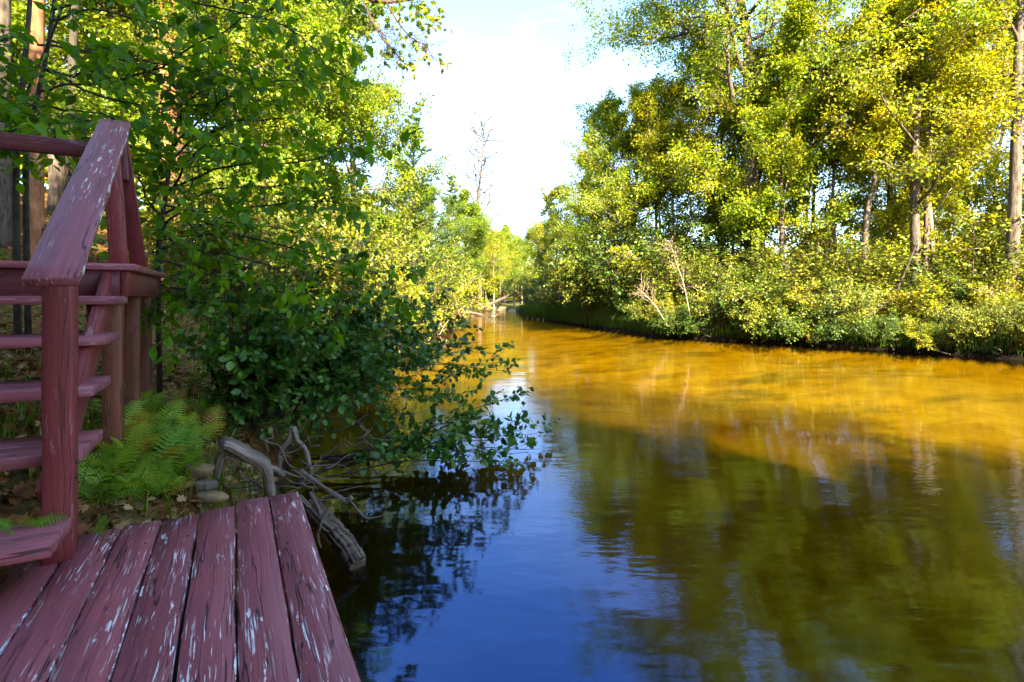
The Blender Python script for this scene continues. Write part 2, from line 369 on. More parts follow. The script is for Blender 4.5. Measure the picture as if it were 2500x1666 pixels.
# water: one rippled sheet, clear and tea coloured, sky and trees mirrored by Fresnel
m, nt, N, L, B, O = newmat('tea_coloured_river_water'); N.remove(B)
tc = N.new('ShaderNodeTexCoord'); P3 = tc.outputs['Object']
n1 = noise(N, L, P3, 1.5, 3, .5, (.55, 1.5, 1)); n2 = noise(N, L, P3, 9, 3, .55, (.5, 1.6, 1)); n3 = noise(N, L, P3, .33, 2, .5, (.8, .6, 1))
mk = ramp(N, [(.45, (.10, .10, .10)), (.68, (1, 1, 1))]); L.new(n3.outputs[0], mk.inputs[0])
h = math_n(N, L, 'ADD', math_n(N, L, 'MULTIPLY', n1.outputs[0], .013), math_n(N, L, 'MULTIPLY', math_n(N, L, 'MULTIPLY', n2.outputs[0], mk.outputs[0]), .007))
bp = N.new('ShaderNodeBump'); bp.inputs['Strength'].default_value = .55; bp.inputs['Distance'].default_value = 1.0; L.new(h, bp.inputs['Height'])
fr = N.new('ShaderNodeFresnel'); fr.inputs[0].default_value = 1.33; L.new(bp.outputs[0], fr.inputs['Normal'])
gl = N.new('ShaderNodeBsdfGlossy'); gl.inputs['Roughness'].default_value = .055; L.new(bp.outputs[0], gl.inputs['Normal']); gr = ramp(N, [(.03, (.14, .34, .86)), (.07, (.34, .54, .95)), (.16, (.62, .74, 1)), (.35, (.95, .96, 1))]); L.new(fr.outputs[0], gr.inputs[0]); L.new(gr.outputs[0], gl.inputs[0])
tr = N.new('ShaderNodeBsdfTransparent'); tr.inputs[0].default_value = (.93, .76, .05, 1)
ms = N.new('ShaderNodeMixShader'); fac = math_n(N, L, 'ADD', math_n(N, L, 'MULTIPLY', fr.outputs[0], .53), .145, True)
L.new(fac, ms.inputs[0]); L.new(tr.outputs[0], ms.inputs[1]); L.new(gl.outputs[0], ms.inputs[2]); L.new(ms.outputs[0], O.inputs[0])
M['water'] = m
wx = np.array([-60, 100.]); wy = np.array([-42, 86.])
tag(obj('river_water', mesh_np('river_water', [(-60, -42, 0), (100, -42, 0), (100, 86, 0), (-60, 86, 0)], [np.array([[0, 1, 2, 3]])], mat=m)), kind='structure')

# ---------------------------------------------------------------- painted timber
def paint(name, c_hi, c_lo, chips=1.0, half=None, brown=None, crk=.85):
    m, nt, N, L, B, O = newmat(name)
    tc = N.new('ShaderNodeTexCoord'); oi = N.new('ShaderNodeObjectInfo')
    cb = N.new('ShaderNodeCombineXYZ')
    for k, f in enumerate((37., 13., 7.)): L.new(math_n(N, L, 'MULTIPLY', oi.outputs['Random'], f), cb.inputs[k])
    va = N.new('ShaderNodeVectorMath'); va.operation = 'ADD'; L.new(tc.outputs['Object'], va.inputs[0]); L.new(cb.outputs[0], va.inputs[1]); V = va.outputs[0]
    nd = noise(N, L, V, 3.0, 3, .5, (1, 1, 1)); vd = N.new('ShaderNodeVectorMath'); vd.operation = 'MULTIPLY_ADD'     # gentle grain wander
    L.new(nd.outputs['Color'], vd.inputs[0]); vd.inputs[1].default_value = (.02, .022, .01); L.new(V, vd.inputs[2]); V = vd.outputs[0]
    grain = noise(N, L, V, 1, 6, .6, (2.2, 55, 40)); fine = noise(N, L, V, 1, 4, .6, (5, 190, 120))
    tone = noise(N, L, V, 3.2, 4, .6, (.6, 2.4, 2)); patch = noise(N, L, V, 1, 3, .55, (2.6, 9, 6)); chip = noise(N, L, V, 1, 5, .62, (6, 130, 60))
    block = noise(N, L, V, 1, 4, .6, (9, 42, 20)); crack = noise(N, L, V, 1, 3, .5, (1.1, 26, 14))
    col = mixc(N, L, tone.outputs[0], c_lo, c_hi)
    ovr = N.new('ShaderNodeMapRange'); ovr.inputs[3].default_value = .78; ovr.inputs[4].default_value = 1.12; L.new(oi.outputs['Random'], ovr.inputs[0]); hv = N.new('ShaderNodeHueSaturation'); L.new(ovr.outputs[0], hv.inputs['Value']); L.new(col, hv.inputs['Color']); col = hv.outputs[0]
    rgx = ramp(N, [(.3, (.72, .70, .70)), (.7, (1.12, 1.1, 1.1))]); L.new(grain.outputs[0], rgx.inputs[0]); col = mixc(N, L, 1.0, col, rgx.outputs[0], 'MULTIPLY')
    def step(v, a, b): r = ramp(N, [(a, (0, 0, 0)), (b, (1, 1, 1))]); L.new(v, r.inputs[0]); return r.outputs[0]
    c1 = math_n(N, L, 'MULTIPLY', step(chip.outputs[0], .595, .607), step(patch.outputs[0], .48, .60))
    c2 = math_n(N, L, 'MULTIPLY', step(block.outputs[0], .645, .655), step(patch.outputs[0], .44, .56))
    cc = math_n(N, L, 'MAXIMUM', c1, c2)
    streak = noise(N, L, V, 1, 4, .6, (4.5, 150, 60)); c3 = math_n(N, L, 'MULTIPLY', step(streak.outputs[0], .645, .66), step(patch.outputs[0], .44, .60)); cc = math_n(N, L, 'MAXIMUM', cc, c3)
    if half:
        sp = N.new('ShaderNodeSeparateXYZ'); L.new(tc.outputs['Object'], sp.inputs[0]); ed = math_n(N, L, 'SUBTRACT', math_n(N, L, 'ABSOLUTE', sp.outputs[1]), half - .010)
        ew = noise(N, L, V, 1, 4, .65, (14, 40, 40)); c4 = math_n(N, L, 'GREATER_THAN', math_n(N, L, 'ADD', math_n(N, L, 'MULTIPLY', ed, 20.0), ew.outputs[0]), .76); cc = math_n(N, L, 'MAXIMUM', cc, c4)
    cm = math_n(N, L, 'MULTIPLY', cc, chips, True)
    cn = ramp(N, [(.38, (.40, .34, .30)), (.55, (.80, .72, .68))]); L.new(tone.outputs[0], cn.inputs[0]); col = mixc(N, L, cm, col, brown if brown else cn.outputs[0])
    ck = math_n(N, L, 'ABSOLUTE', math_n(N, L, 'SUBTRACT', crack.outputs[0], .5)); ckm = math_n(N, L, 'SUBTRACT', 1.0, step(ck, .004, .013))
    ckm = math_n(N, L, 'MULTIPLY', ckm, step(tone.outputs[0], .36, .50))
    col = mixc(N, L, math_n(N, L, 'MULTIPLY', ckm, crk), col, (.02, .01, .01))
    L.new(col, B.inputs['Base Color'])
    L.new(math_n(N, L, 'ADD', math_n(N, L, 'MULTIPLY', cm, .3), .42), B.inputs['Roughness']); B.inputs['Specular IOR Level'].default_value = .2
    hgt = math_n(N, L, 'ADD', math_n(N, L, 'MULTIPLY', grain.outputs[0], .5), math_n(N, L, 'MULTIPLY', fine.outputs[0], .25))
    hgt = math_n(N, L, 'SUBTRACT', hgt, math_n(N, L, 'ADD', math_n(N, L, 'MULTIPLY', cm, .35), math_n(N, L, 'MULTIPLY', ckm, .9)))
    b = N.new('ShaderNodeBump'); b.inputs['Strength'].default_value = .7; b.inputs['Distance'].default_value = .004; L.new(hgt, b.inputs['Height']); L.new(b.outputs[0], B.inputs['Normal'])
    return m
M['deck_paint'] = paint('worn_plum_deck_paint', (.35, .095, .106), (.24, .062, .070), 1.0, half=.0685)
M['rail_paint'] = paint('worn_plum_rail_paint', (.36, .105, .118), (.25, .07, .08), 1.0, half=.071)
M['tread_paint'] = paint('plum_tread_paint', (.31, .092, .105), (.21, .06, .07), .40)
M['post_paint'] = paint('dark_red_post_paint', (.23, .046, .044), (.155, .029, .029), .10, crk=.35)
M['shaded_paint'] = paint('shaded_red_trim_paint', (.15, .038, .038), (.10, .026, .028), .12, crk=.35)  # darker copy of the post red, the trim's shade put into its colour
M['bare_wood'] = paint('faded_red_brown_timber', (.19, .065, .032), (.12, .038, .022), .5, brown=(.33, .16, .08))
M['end_wood'] = paint('weathered_end_grain', (.19, .12, .13), (.10, .06, .065), .9)

def beam(name, p0, p1, w, h, mat, parent, up=(0, 0, 1), segs=8, cham=.003, warp=.0006, taper=1.0):
    """sawn timber from p0 to p1, local X along its length, width across, height along up"""
    p0 = np.asarray(p0, float); p1 = np.asarray(p1, float); Lg = np.linalg.norm(p1 - p0); ax = (p1 - p0) / Lg
    yv = np.cross(np.asarray(up, float), ax); yv /= np.linalg.norm(yv); zv = np.cross(ax, yv)
    a, b, c = w / 2, h / 2, cham
    sec = np.array([(-a, -b + c), (-a + c, -b), (a - c, -b), (a, -b + c), (a, b - c), (a - c, b), (-a + c, b), (-a, b - c)])
    xs = np.concatenate([[0, c], np.linspace(0, Lg, segs + 1)[1:-1], [Lg - c, Lg]]); V = []
    for i, x in enumerate(xs):
        s = sec.copy()
        if i in (0, len(xs) - 1): s = s * np.array([(a - c) / a, (b - c) / b])
        f = 1 + (taper - 1) * x / Lg
        V.append(np.column_stack([np.full(8, x) + (RNG.normal() * .0015 if i in (0, 1) else 0), s[:, 0] * f + RNG.normal(size=8) * warp + RNG.normal() * warp, s[:, 1] + RNG.normal(size=8) * warp * .6]))
    k = len(xs); mb = MB(); i8 = np.arange(8); j8 = (i8 + 1) % 8
    q = np.concatenate([np.stack([i8 + 8 * r, j8 + 8 * r, j8 + 8 * r + 8, i8 + 8 * r + 8], 1) for r in range(k - 1)])
    me_v = np.concatenate(V); caps = [list(range(7, -1, -1)), [8 * (k - 1) + x for x in range(8)]]
    me = mesh_np(name, me_v, [q, np.array(caps)], mat=mat)
    o = bpy.data.objects.new(name, me); COL.objects.link(o)
    Mx = Matrix([[ax[r], yv[r], zv[r], p0[r]] for r in range(3)] + [[0, 0, 0, 1]])
    o.parent = parent
    pl = parent.location if parent.parent is None else Vector((0, 0, 0))
    if parent.type == 'EMPTY': Mx = Matrix.Translation(-pl) @ Mx
    else: Mx = parent_world[parent.name].inverted() @ Mx
    o.matrix_basis = Mx; parent_world[o.name] = Matrix.Translation(pl) @ Mx if parent.type == 'EMPTY' else parent_world[parent.name] @ Mx
    return o
parent_world = {}

deck = empty('plank_deck', dk(-.7, -1.5, -.65), 'worn plum painted plank deck at the water in the foreground', 'deck')
PW = .1445
ends = [.0, .006, -.045, -.065, -.055, -.06, -.06, -.05, -.06, -.05, -.06, -.05, -.06, -.05]
for i in range(12):
    t = -PW / 2 - i * PW + (.001 if i % 3 else -.001); e = ends[i]
    if i >= 7: e = -.50 - .02 * (i % 2)
    beam('deck_plank', dk(t, e, -.019 + RNG.normal() * .0015), dk(t + RNG.normal() * .002, -4.4, -.019), PW - .0075 - .002 * RNG.random(), .038, M['deck_paint'], deck, segs=26, warp=.0009, cham=.004)
for s in (-.28, -1.5, -2.7, -4.0): beam('deck_joist', dk(-12 * PW, s, -.11), dk(-.02, s, -.11), .04, .14, M['bare_wood'], deck)
for s in (-.3, -2.6):
    for t in (-.12, -1.2): beam('deck_pile', dk(t, s + .08, -1.5), dk(t, s + .08, -.045), .09, .09, M['bare_wood'], deck, up=(1, 0, 0))

m, nt, N, L, B, O = newmat('rusty_nail'); B.inputs['Base Color'].default_value = (.05, .025, .018, 1); B.inputs['Roughness'].default_value = .6; B.inputs['Metallic'].default_value = .6; M['nail'] = m
nm_ = MB(); tubes(nm_, np.array([(0, 0, -.01), (0, 0, .0006), (0, 0, .0012)]), np.array([.0045, .0045, .0032]), 8); nail_me = nm_.mesh('nail_head', M['nail'])
for i in range(9):
    for s in (-.28, -1.5):
        for off in (-.04, .04):
            if i >= 7 and s > -.6: continue
            p = dk(-PW / 2 - i * PW + off + RNG.normal() * .004, s + RNG.normal() * .008, 0); o = obj('nail_head', nail_me, deck); o.location = Vector(p) - deck.location

# ---------------------------------------------------------------- staircase up to a landing
stairs = empty('wooden_staircase', dk(-1.4, -.3, 0), 'plum red open wooden stairs with a sloping handrail beside the deck', 'stairs')
TZ = [.17, .385, .60, .805, 1.0]; TS = [-.56, -.20, .06, .32, .58]; TE = [-.83, -.825, -.84, -.845, -.85]
for k in range(5):
    z, s, te = TZ[k], TS[k], TE[k]
    wd = .118 if k == 0 else .182
    beam('tread_board', dk(-2.9, s + wd / 2, z - .022), dk(te, s + wd / 2, z - .022), wd, .044, M['tread_paint'], stairs, segs=14)
    beam('tread_board', dk(-2.9, s + wd * 1.5 + .006, z - .022), dk(te, s + wd * 1.5 + .006, z - .022), wd, .044, M['tread_paint'], stairs, segs=14)
beam('stringer', dk(-.93, -.20, .19), dk(-.93, .90, 1.06), .04, .20, M['post_paint'], stairs, up=(0, 0, 1))
beam('stringer', dk(-2.75, -.56, -.02), dk(-2.75, .92, 1.06), .04, .20, M['post_paint'], stairs, up=(0, 0, 1))
beam('riser_block', dk(-1.07, -.44, -.0), dk(-1.07, -.44, .13), .10, .09, M['post_paint'], stairs, up=(dv[0], dv[1], 0))
for k in (2, 3, 4): beam('tread_bracket', dk(-.955, TS[k] + .14, TZ[k] - .20), dk(-.955, TS[k] + .14, TZ[k] - .04), .075, .05, M['post_paint'], stairs, up=(dv[0], dv[1], 0))
beam('handrail_post', dk(-.876, -.257, -.03), dk(-.876, -.257, 1.255), .089, .089, M['post_paint'], stairs, up=(dv[0], dv[1], 0), segs=10)
ra, rb = dk(-.815, -.62, 1.045), dk(-.905, .93, 2.015)
rup = np.cross(rb - ra, np.array([tv[0], tv[1], 0])); rup = -rup if rup[2] < 0 else rup
rail = beam('handrail', ra, rb, .142, .038, M['rail_paint'], stairs, up=rup, segs=22, cham=.006)

landing = empty('stair_landing', dk(-1.6, 1.4, .2), 'raised red wooden landing on posts at the head of the stairs', 'landing')
LZ = 1.187; LW = -.83; L0, L1 = .835, 2.3
nb = int((L1 - L0) / .145)
for k in range(nb): beam('landing_board', dk(-3.6, L0 + .07 + k * .145, LZ - .019), dk(LW + .03, L0 + .07 + k * .145, LZ - .019), .14, .038, M['tread_paint'], landing, segs=6)
beam('rim_joist', dk(-3.6, L0 + .05, LZ - .115), dk(LW - .045, L0 + .05, LZ - .115), .04, .15, M['shaded_paint'], landing)
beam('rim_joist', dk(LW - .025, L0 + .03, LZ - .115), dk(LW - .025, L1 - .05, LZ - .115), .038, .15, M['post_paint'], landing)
beam('rim_joist', dk(-3.6, L1 - .08, LZ - .115), dk(LW - .045, L1 - .08, LZ - .115), .04, .15, M['shaded_paint'], landing)
for (t, s) in ((LW - .09, L0 + .12), (LW - .09, L0 + .75), (LW - .09, L1 - .16), (-3.4, L0 + .12), (-3.4, L1 - .16)):
    b = dk(t, s); beam('landing_leg', (b[0], b[1], gz(b[0], b[1]) - .15), (b[0], b[1], DZ + LZ - .042), .09, .09, M['bare_wood'], landing, up=(dv[0], dv[1], 0))
beam('guard_post', dk(LW - .06, L0 + .10, LZ), dk(-.93, .90, 1.97), .085, .04, M['post_paint'], landing, up=(dv[0], dv[1], 0))
beam('guard_brace', dk(LW - .02, L0 + .52, LZ), dk(-.90, .99, 1.95), .085, .035, M['post_paint'], landing, up=(dv[0], dv[1], 0))
beam('guard_board', dk(-.875, 1.02, 1.70), dk(-.885, .985, 2.0), .13, .036, M['shaded_paint'], landing, up=(tv[0], tv[1], 0))
beam('guard_rail', dk(-3.6, 1.02, 1.86), dk(-.96, 1.02, 1.86), .038, .09, M['shaded_paint'], landing, segs=12)
beam('guard_post', dk(-3.4, 1.07, LZ), dk(-3.4, 1.07, 1.82), .089, .06, M['post_paint'], landing, up=(dv[0], dv[1], 0))

for par, t, s, z in ((stairs, -.829, -.257, .30), (stairs, -.829, -.257, .36), (stairs, -.829, -.257, 1.16), (landing, LW - .0055, L0 + .12, LZ - .09), (landing, LW - .0055, L0 + .12, LZ - .14), (landing, LW - .0055, L1 - .16, LZ - .115)):
    o = obj('bolt_head', nail_me, par); p = dk(t, s, z); o.location = Vector(p) - par.location; o.scale = (2.2, 2.2, 3.0)
    o.rotation_mode = 'QUATERNION'; o.rotation_quaternion = Vector((tv[0], tv[1], 0)).to_track_quat('Z', 'Y')

# ---------------------------------------------------------------- trees
def trunk_path(h, lean=(0, 0), bend=.25, m=14):
    t = np.linspace(0, 1, m); ph = RNG.random(4) * 6.28
    P = np.stack([lean[0] * t + bend * np.sin(t * 4 + ph[0]) * t + .4 * bend * np.sin(t * 9 + ph[1]) * t, lean[1] * t + bend * np.sin(t * 3.5 + ph[2]) * t + .4 * bend * np.sin(t * 8 + ph[3]) * t, h * t - .25], 1)
    return P
def broadleaf(name, h, r, crown_r, t0, n1, n2, n3, nl, leaf, mat, bark, lean=(0, 0), bend=.25, up1=.5, ang1=1.0, tpl=None, trunk=None, shape='round', tw=.9, flare=1.0):
    """one tree: trunk with limbs, crown of leaves; returns the root Empty (local coordinates, base at origin)"""
    root = empty(name, (0, 0, 0))
    P = trunk_path(h, lean, bend) if trunk is None else curve(trunk, 16)
    m = len(P); tt = np.linspace(0, 1, m); R = r * (1 - .86 * tt ** .9); R[0] *= 1.35 * flare; R[1] *= 1.08
    tb = MB(); tubes(tb, P, R, 12, wob=.03)
    pf = {'round': lambda t: np.clip(np.sin(np.pi * np.clip((t - t0) / (1 - t0) * .86 + .12, 0, 1)), .25, 1), 'column': lambda t: np.clip(1.15 - .75 * (t - t0) / (1 - t0), .3, 1),
          'umbrella': lambda t: np.clip(.5 + .6 * (t - t0) / (1 - t0), .4, 1)}[shape]
    P1, R1, L1, _ = spawn(P[None], R[None], n1, t0, .98, ang1, crown_r, 9, up=up1, noise=.13, prof=pf, rr=.45, rend=.18)
    tubes(tb, P1, R1, 6)
    P2, R2, L2, _ = spawn(P1, R1, n2, .22, .98, .85, L1 * .42, 6, up=.15, noise=.16, rr=.5, rend=.25, flat=.4)
    tubes(tb, P2, np.maximum(R2, .006), 4, cap=False)
    P3, R3, L3, _ = spawn(P2, R2, n3, .1, 1.0, .8, np.clip(L2 * .5, .25, tw), 4, up=-.1, noise=.2, rr=.5, rend=.3, flat=.5)
    tubes(tb, P3, np.maximum(R3 * .8, .004), 3, cap=False)
    trunk_o = obj('trunk', tb.mesh('trunk', bark, True), root)
    cb = MB(); clump = np.repeat(RNG.random(len(P2)), n3)
    pos, Fm, sz, hu = leaf_set(P3, int(nl * .8), leaf, t0=.0, spread=.19, droop=.35, up=.65, hue=.45 * clump + .55 * RNG.random(len(P3)))
    stamp(cb, tpl or leaf_small(), pos, Fm, sz, hu)
    cr = obj('crown', cb.mesh('crown', mat), root)
    return root
def shrub(name, h, spread, ns, n2, n3, nl, leaf, mat, bark, tpl=None, low=.15):
    root = empty(name, (0, 0, 0)); sb = MB(); St = []
    for k in range(ns):
        a = k * 2.4 + RNG.random(); q = spread * (.25 + .75 * RNG.random()); hh = h * (.55 + .45 * RNG.random())
        b = np.array([math.cos(a), math.sin(a), 0])
        St.append(curve([b * .12 + (0, 0, -.1), b * q * .35 + (0, 0, hh * .45), b * q * .75 + (0, 0, hh * .85), b * q + (0, 0, hh * (1.0 if k % 3 else .75))], 8))
    P = np.array(St); R = np.linspace(.022, .006, 8)[None] * np.ones((ns, 1)); tubes(sb, P, R, 5)
    P2, R2, L2, _ = spawn(P, R, n2, low, 1, .8, h * .32, 6, up=.3, noise=.18, rr=.6); tubes(sb, P2, np.maximum(R2, .004), 4, cap=False)
    P3, R3, L3, _ = spawn(P2, R2, n3, .1, 1, .8, h * .15, 4, up=0, noise=.2); tubes(sb, P3, np.maximum(R3, .003), 3, cap=False)
    obj('stems', sb.mesh('stems', bark, True), root)
    cb = MB(); pos, Fm, sz, hu = leaf_set(P3, nl, leaf, spread=.06, droop=.15, up=.9, hue=.5 * np.repeat(RNG.random(len(P2)), n3) + .5 * RNG.random(len(P3))); stamp(cb, tpl or leaf_small(), pos, Fm, sz, hu)
    obj('foliage', cb.mesh('foliage', mat), root)
    return root
def conifer(name, h, r, t0, n1, mat, bark, rad):
    root = empty(name, (0, 0, 0)); P = trunk_path(h, bend=.05); R = r * (1 - .93 * np.linspace(0, 1, len(P))); tb = MB(); tubes(tb, P, R, 10)
    P1, R1, L1, _ = spawn(P[None], R[None], n1, t0, .99, 1.35, rad, 8, up=.35, noise=.06, prof=lambda t: np.clip(1.08 - (t - t0) / (1 - t0), .08, 1), rr=.3, angj=.12); tubes(tb, P1, R1, 4)
    P2, R2, L2, _ = spawn(P1, R1, 12, .15, 1, .8, L1 * .36, 5, up=.25, noise=.08, flat=.8); tubes(tb, P2, np.maximum(R2, .005), 3, cap=False)
    obj('trunk', tb.mesh('trunk', bark, True), root); cb = MB()
    n = len(P2); nl = 44; t = .1 + .9 * RNG.random((n, nl)); p, tan = along(P2, t); u = tan * .8 + RNG.normal(size=p.shape) * .55; u[..., 2] += .15
    V = np.array([[-.07, 0, 0], [.07, 0, 0], [0, 1, 0]]); 
    stamp(cb, (V, np.array([[0, 1, 2]])), p.reshape(-1, 3), frames(u.reshape(-1, 3), RNG.normal(size=(n * nl, 3))), .20 * (.7 + .5 * RNG.random(n * nl)), np.clip(.5 * np.repeat(RNG.random(n), nl) + .5 * RNG.random(n * nl), 0, 1))
    obj('crown', cb.mesh('crown', mat), root); return root
def bare_tree(name, h, r, bark, n1=26, crown=1.6, lean=(0, 0), t0=.3):
    root = empty(name, (0, 0, 0)); P = trunk_path(h, lean, .45, 16); R = r * (1 - .80 * np.linspace(0, 1, 16)); tb = MB(); tubes(tb, P, R, 9)
    obj('trunk', tb.mesh('trunk', bark, True), root); cb = MB()
    P1, R1, L1, _ = spawn(P[None], R[None], n1, t0, .99, 1.1, crown, 7, up=.7, noise=.2, prof=lambda t: 1.1 - .6 * t, rr=.35); tubes(cb, P1, np.maximum(R1, .06), 4)
    P2, R2, _, _ = spawn(P1, R1, 6, .2, 1, .8, L1 * .4, 5, up=.3, noise=.22); tubes(cb, P2, np.maximum(R2, .03), 3)
    obj('branches', cb.mesh('branches', bark, True), root); return root
def ordinal(i): return ['first', 'second', 'third', 'fourth', 'fifth', 'sixth', 'seventh', 'eighth', 'ninth', 'tenth', 'eleventh', 'twelfth', 'thirteenth', 'fourteenth', 'fifteenth', 'sixteenth', 'seventeenth', 'eighteenth', 'nineteenth', 'twentieth', 'twenty-first', 'twenty-second', 'twenty-third', 'twenty-fourth', 'twenty-fifth', 'twenty-sixth', 'twenty-seventh', 'twenty-eighth', 'twenty-ninth', 'thirtieth', 'thirty-first', 'thirty-second', 'thirty-third', 'thirty-fourth', 'thirty-fifth', 'thirty-sixth', 'thirty-seventh', 'thirty-eighth', 'thirty-ninth', 'fortieth', 'forty-first'][i]
def put(root, x, y, rz=0, sc=1.0, z=None, label=None, cat='tree', group=None):
    root.location = (x, y, gz(x, y) if z is None else z); root.rotation_euler = (0, 0, rz); root.scale = (sc, sc, sc) if np.ndim(sc) == 0 else sc
    return tag(root, label, cat, group)

# --- far (right) bank
BT = math.pi
big = broadleaf('maple_tree', 21, .42, 7.1, .18, 34, 14, 9, 46, .13, M['maple'], M['bark'], lean=(-1.3, 0), bend=.5, up1=.4, ang1=1.1, tw=1.0)
put(big, 10.5, 21.5, label='largest tree on the right bank, thick dark trunk and broad yellow green crown')
crk = broadleaf('crooked_tree', 11.5, .12, 2.4, .45, 14, 8, 7, 32, .115, M['yellow'], M['bark'], trunk=[(0, 0, -.2), (.1, 0, 2.6), (.2, 0, 4.2), (.55, .1, 5.3), (.4, 0, 6.2), (.95, .1, 8.0), (1.5, 0, 9.5), (1.7, 0, 11.5)], up1=.9, ang1=.7)
put(crk, 12.3, 17.6, label='slim crooked tree with a kinked trunk on the right bank')
dbl = broadleaf('double_trunk_tree', 14, .19, 3.2, .30, 20, 8, 6, 30, .12, M['yellow'], M['bark'], bend=.22, up1=.7, lean=(.6, .2), shape='column')
d2 = MB(); tubes(d2, curve([(.15, .1, -.2), (.45, .1, 2.5), (.55, .1, 5.5), (.95, .2, 9)], 12), np.linspace(.13, .03, 12), 9); obj('trunk', d2.mesh('trunk', M['bark'], True), dbl)
put(dbl, 13.6, 16.9, label='yellow leaved tree with two close trunks left of the thick right edge trunk')
edge = broadleaf('edge_tree', 16, .22, 3.6, .42, 18, 8, 6, 30, .12, M['yellow'], M['bark'], bend=.15, up1=.6, lean=(.9, 0))
put(edge, 15.2, 15.4, label='thick grey trunked tree at the right edge of the picture')
slA = broadleaf('slim_tree', 12.5, .13, 2.2, .25, 20, 8, 6, 30, .12, M['maple'], M['bark'], bend=.3, up1=.6, shape='column')
slB = broadleaf('slim_tree', 11, .11, 2.4, .22, 20, 8, 6, 30, .12, M['yellow'], M['bark_pale'], bend=.3, up1=.5, shape='round')
slC = broadleaf('slender_pole_tree', 12, .095, 1.7, .52, 12, 7, 6, 24, .12, M['yellow'], M['bark_pale'], bend=.35, up1=.8, ang1=.8, shape='round')
midA = broadleaf('bank_tree', 12.5, .17, 3.6, .16, 22, 9, 7, 32, .125, M['maple'], M['bark_pale'], bend=.3, up1=.5, shape='column')
spots = [  # template, px, depth, scale, turn
    (midA, 636, 26, .92, .3), (slA, 655, 27, 1.0, 1.1), (slB, 560, 33, .80, .7), (slA, 585, 40, .95, 2.7), 
    (slA, 785, 19.5, .98, 3.0), (slB, 812, 23, 1.15, 4.1), (slB, 935, 17.4, .9, 1.5), (slA, 962, 20, 1.05, .2), (slA, 940, 26, .9, 3.6),
    (slB, 1045, 17, 1.1, 5.5), (slA, 885, 21, 1.1, 5.9), (slB, 735, 27, 1.1, 2.2), (slA, 720, 24, 1.0, 2.1), (slB, 765, 25, 1.05, 3.3), (slB, 900, 24, 1.0, 1.2), (slB, 1000, 19, .95, 2.8), (slB, 620, 30, .85, 1.9), (midA, 612, 27, .95, 3.9), (slA, 600, 29, .95, 5.0), (slC, 648, 24, .9, .1), (slC, 664, 25, 1.0, 1.4), (slC, 678, 24.5, .95, 2.2), (slC, 705, 24, 1.1, 3.9), (slC, 778, 21, 1.0, 4.6), (slC, 803, 22, 1.1, 5.4), (slC, 838, 20, 1.0, .8), (slC, 895, 20, 1.05, 2.6), (slC, 948, 19, 1.0, 3.1), (slC, 975, 21, 1.1, 1.1)]
used = set(); recs = []
for tp, px, y, sc, rz in spots:
    o = tp if tp.name not in used else copy_tree(tp)
    used.add(tp.name); x = (px - 512) / F * y; put(o, x, y, rz, sc, group='trees on the right bank'); recs.append((px, o))
recs.sort(key=lambda r: -r[0])
vis = [r for r in recs if r[0] < 1030]
for i, (px, o) in enumerate(vis): o['label'] = 'slender leafy tree on the right bank, %s from the right edge' % ordinal(i)
for px, o in recs:
    if px >= 1030: o['label'] = 'slim tree whose leaves reach in past the right edge trunk'
shA = shrub('bank_shrub', 2.9, 1.5, 9, 8, 6, 9, .10, M['shrub'], M['twig'], low=.42)
shB = shrub('bank_shrub', 2.4, 1.7, 10, 8, 6, 9, .10, M['shrub'], M['twig'])
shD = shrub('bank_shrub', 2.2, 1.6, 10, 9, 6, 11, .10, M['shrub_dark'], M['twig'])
shC = shrub('bank_shrub', 2.0, 1.5, 8, 9, 6, 13, .095, M['yellow'], M['twig_pale'])
def bank_pt(px, off):                                # far-bank point on the view line through px, off metres inland
    best = None
    for y in np.arange(8, 70, .1):
        x = (px - 512) / F * y
        if not inside(np.array([x]), np.array([y]))[0] and y > 10:
            if seg_dist(np.array([x]), np.array([y]), FAR_BANK)[0] >= off: return x, y
    return x, y
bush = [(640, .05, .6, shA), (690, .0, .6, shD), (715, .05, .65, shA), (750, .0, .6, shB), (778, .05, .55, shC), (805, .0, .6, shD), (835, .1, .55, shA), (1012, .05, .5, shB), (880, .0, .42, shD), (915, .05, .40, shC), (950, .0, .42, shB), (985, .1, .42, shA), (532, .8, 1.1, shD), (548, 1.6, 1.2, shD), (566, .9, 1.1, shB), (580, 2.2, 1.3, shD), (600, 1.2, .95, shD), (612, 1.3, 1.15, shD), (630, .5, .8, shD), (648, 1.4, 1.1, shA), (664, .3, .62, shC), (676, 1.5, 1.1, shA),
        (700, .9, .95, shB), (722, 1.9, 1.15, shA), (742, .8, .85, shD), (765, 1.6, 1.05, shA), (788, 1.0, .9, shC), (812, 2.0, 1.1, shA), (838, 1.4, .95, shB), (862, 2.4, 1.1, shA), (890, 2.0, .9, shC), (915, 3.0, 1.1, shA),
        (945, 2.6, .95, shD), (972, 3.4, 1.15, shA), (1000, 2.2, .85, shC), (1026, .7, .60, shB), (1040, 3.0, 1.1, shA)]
used = set(); recs = []
for k, (px, off, sc, tp) in enumerate(bush):
    x, y = bank_pt(px, off); o = tp if tp.name not in used else copy_tree(tp); used.add(tp.name)
    jit = .8 + .45 * RNG.random(); put(o, x, y, k * 1.9 if off > .2 else .6 * RNG.normal(), (sc * 1.1 * jit, sc * 1.1 * jit, sc * (.66 + .45 * RNG.random())), cat='shrub', group='shrubs along the right bank'); o.rotation_euler.x = .5 if off <= .2 else .0; recs.append((512 + F * x / y, o))
recs.sort(key=lambda r: -r[0])
for i, (px, o) in enumerate(recs): o['label'] = 'leafy green shrub on the right bank, %s from the right edge' % ordinal(i)
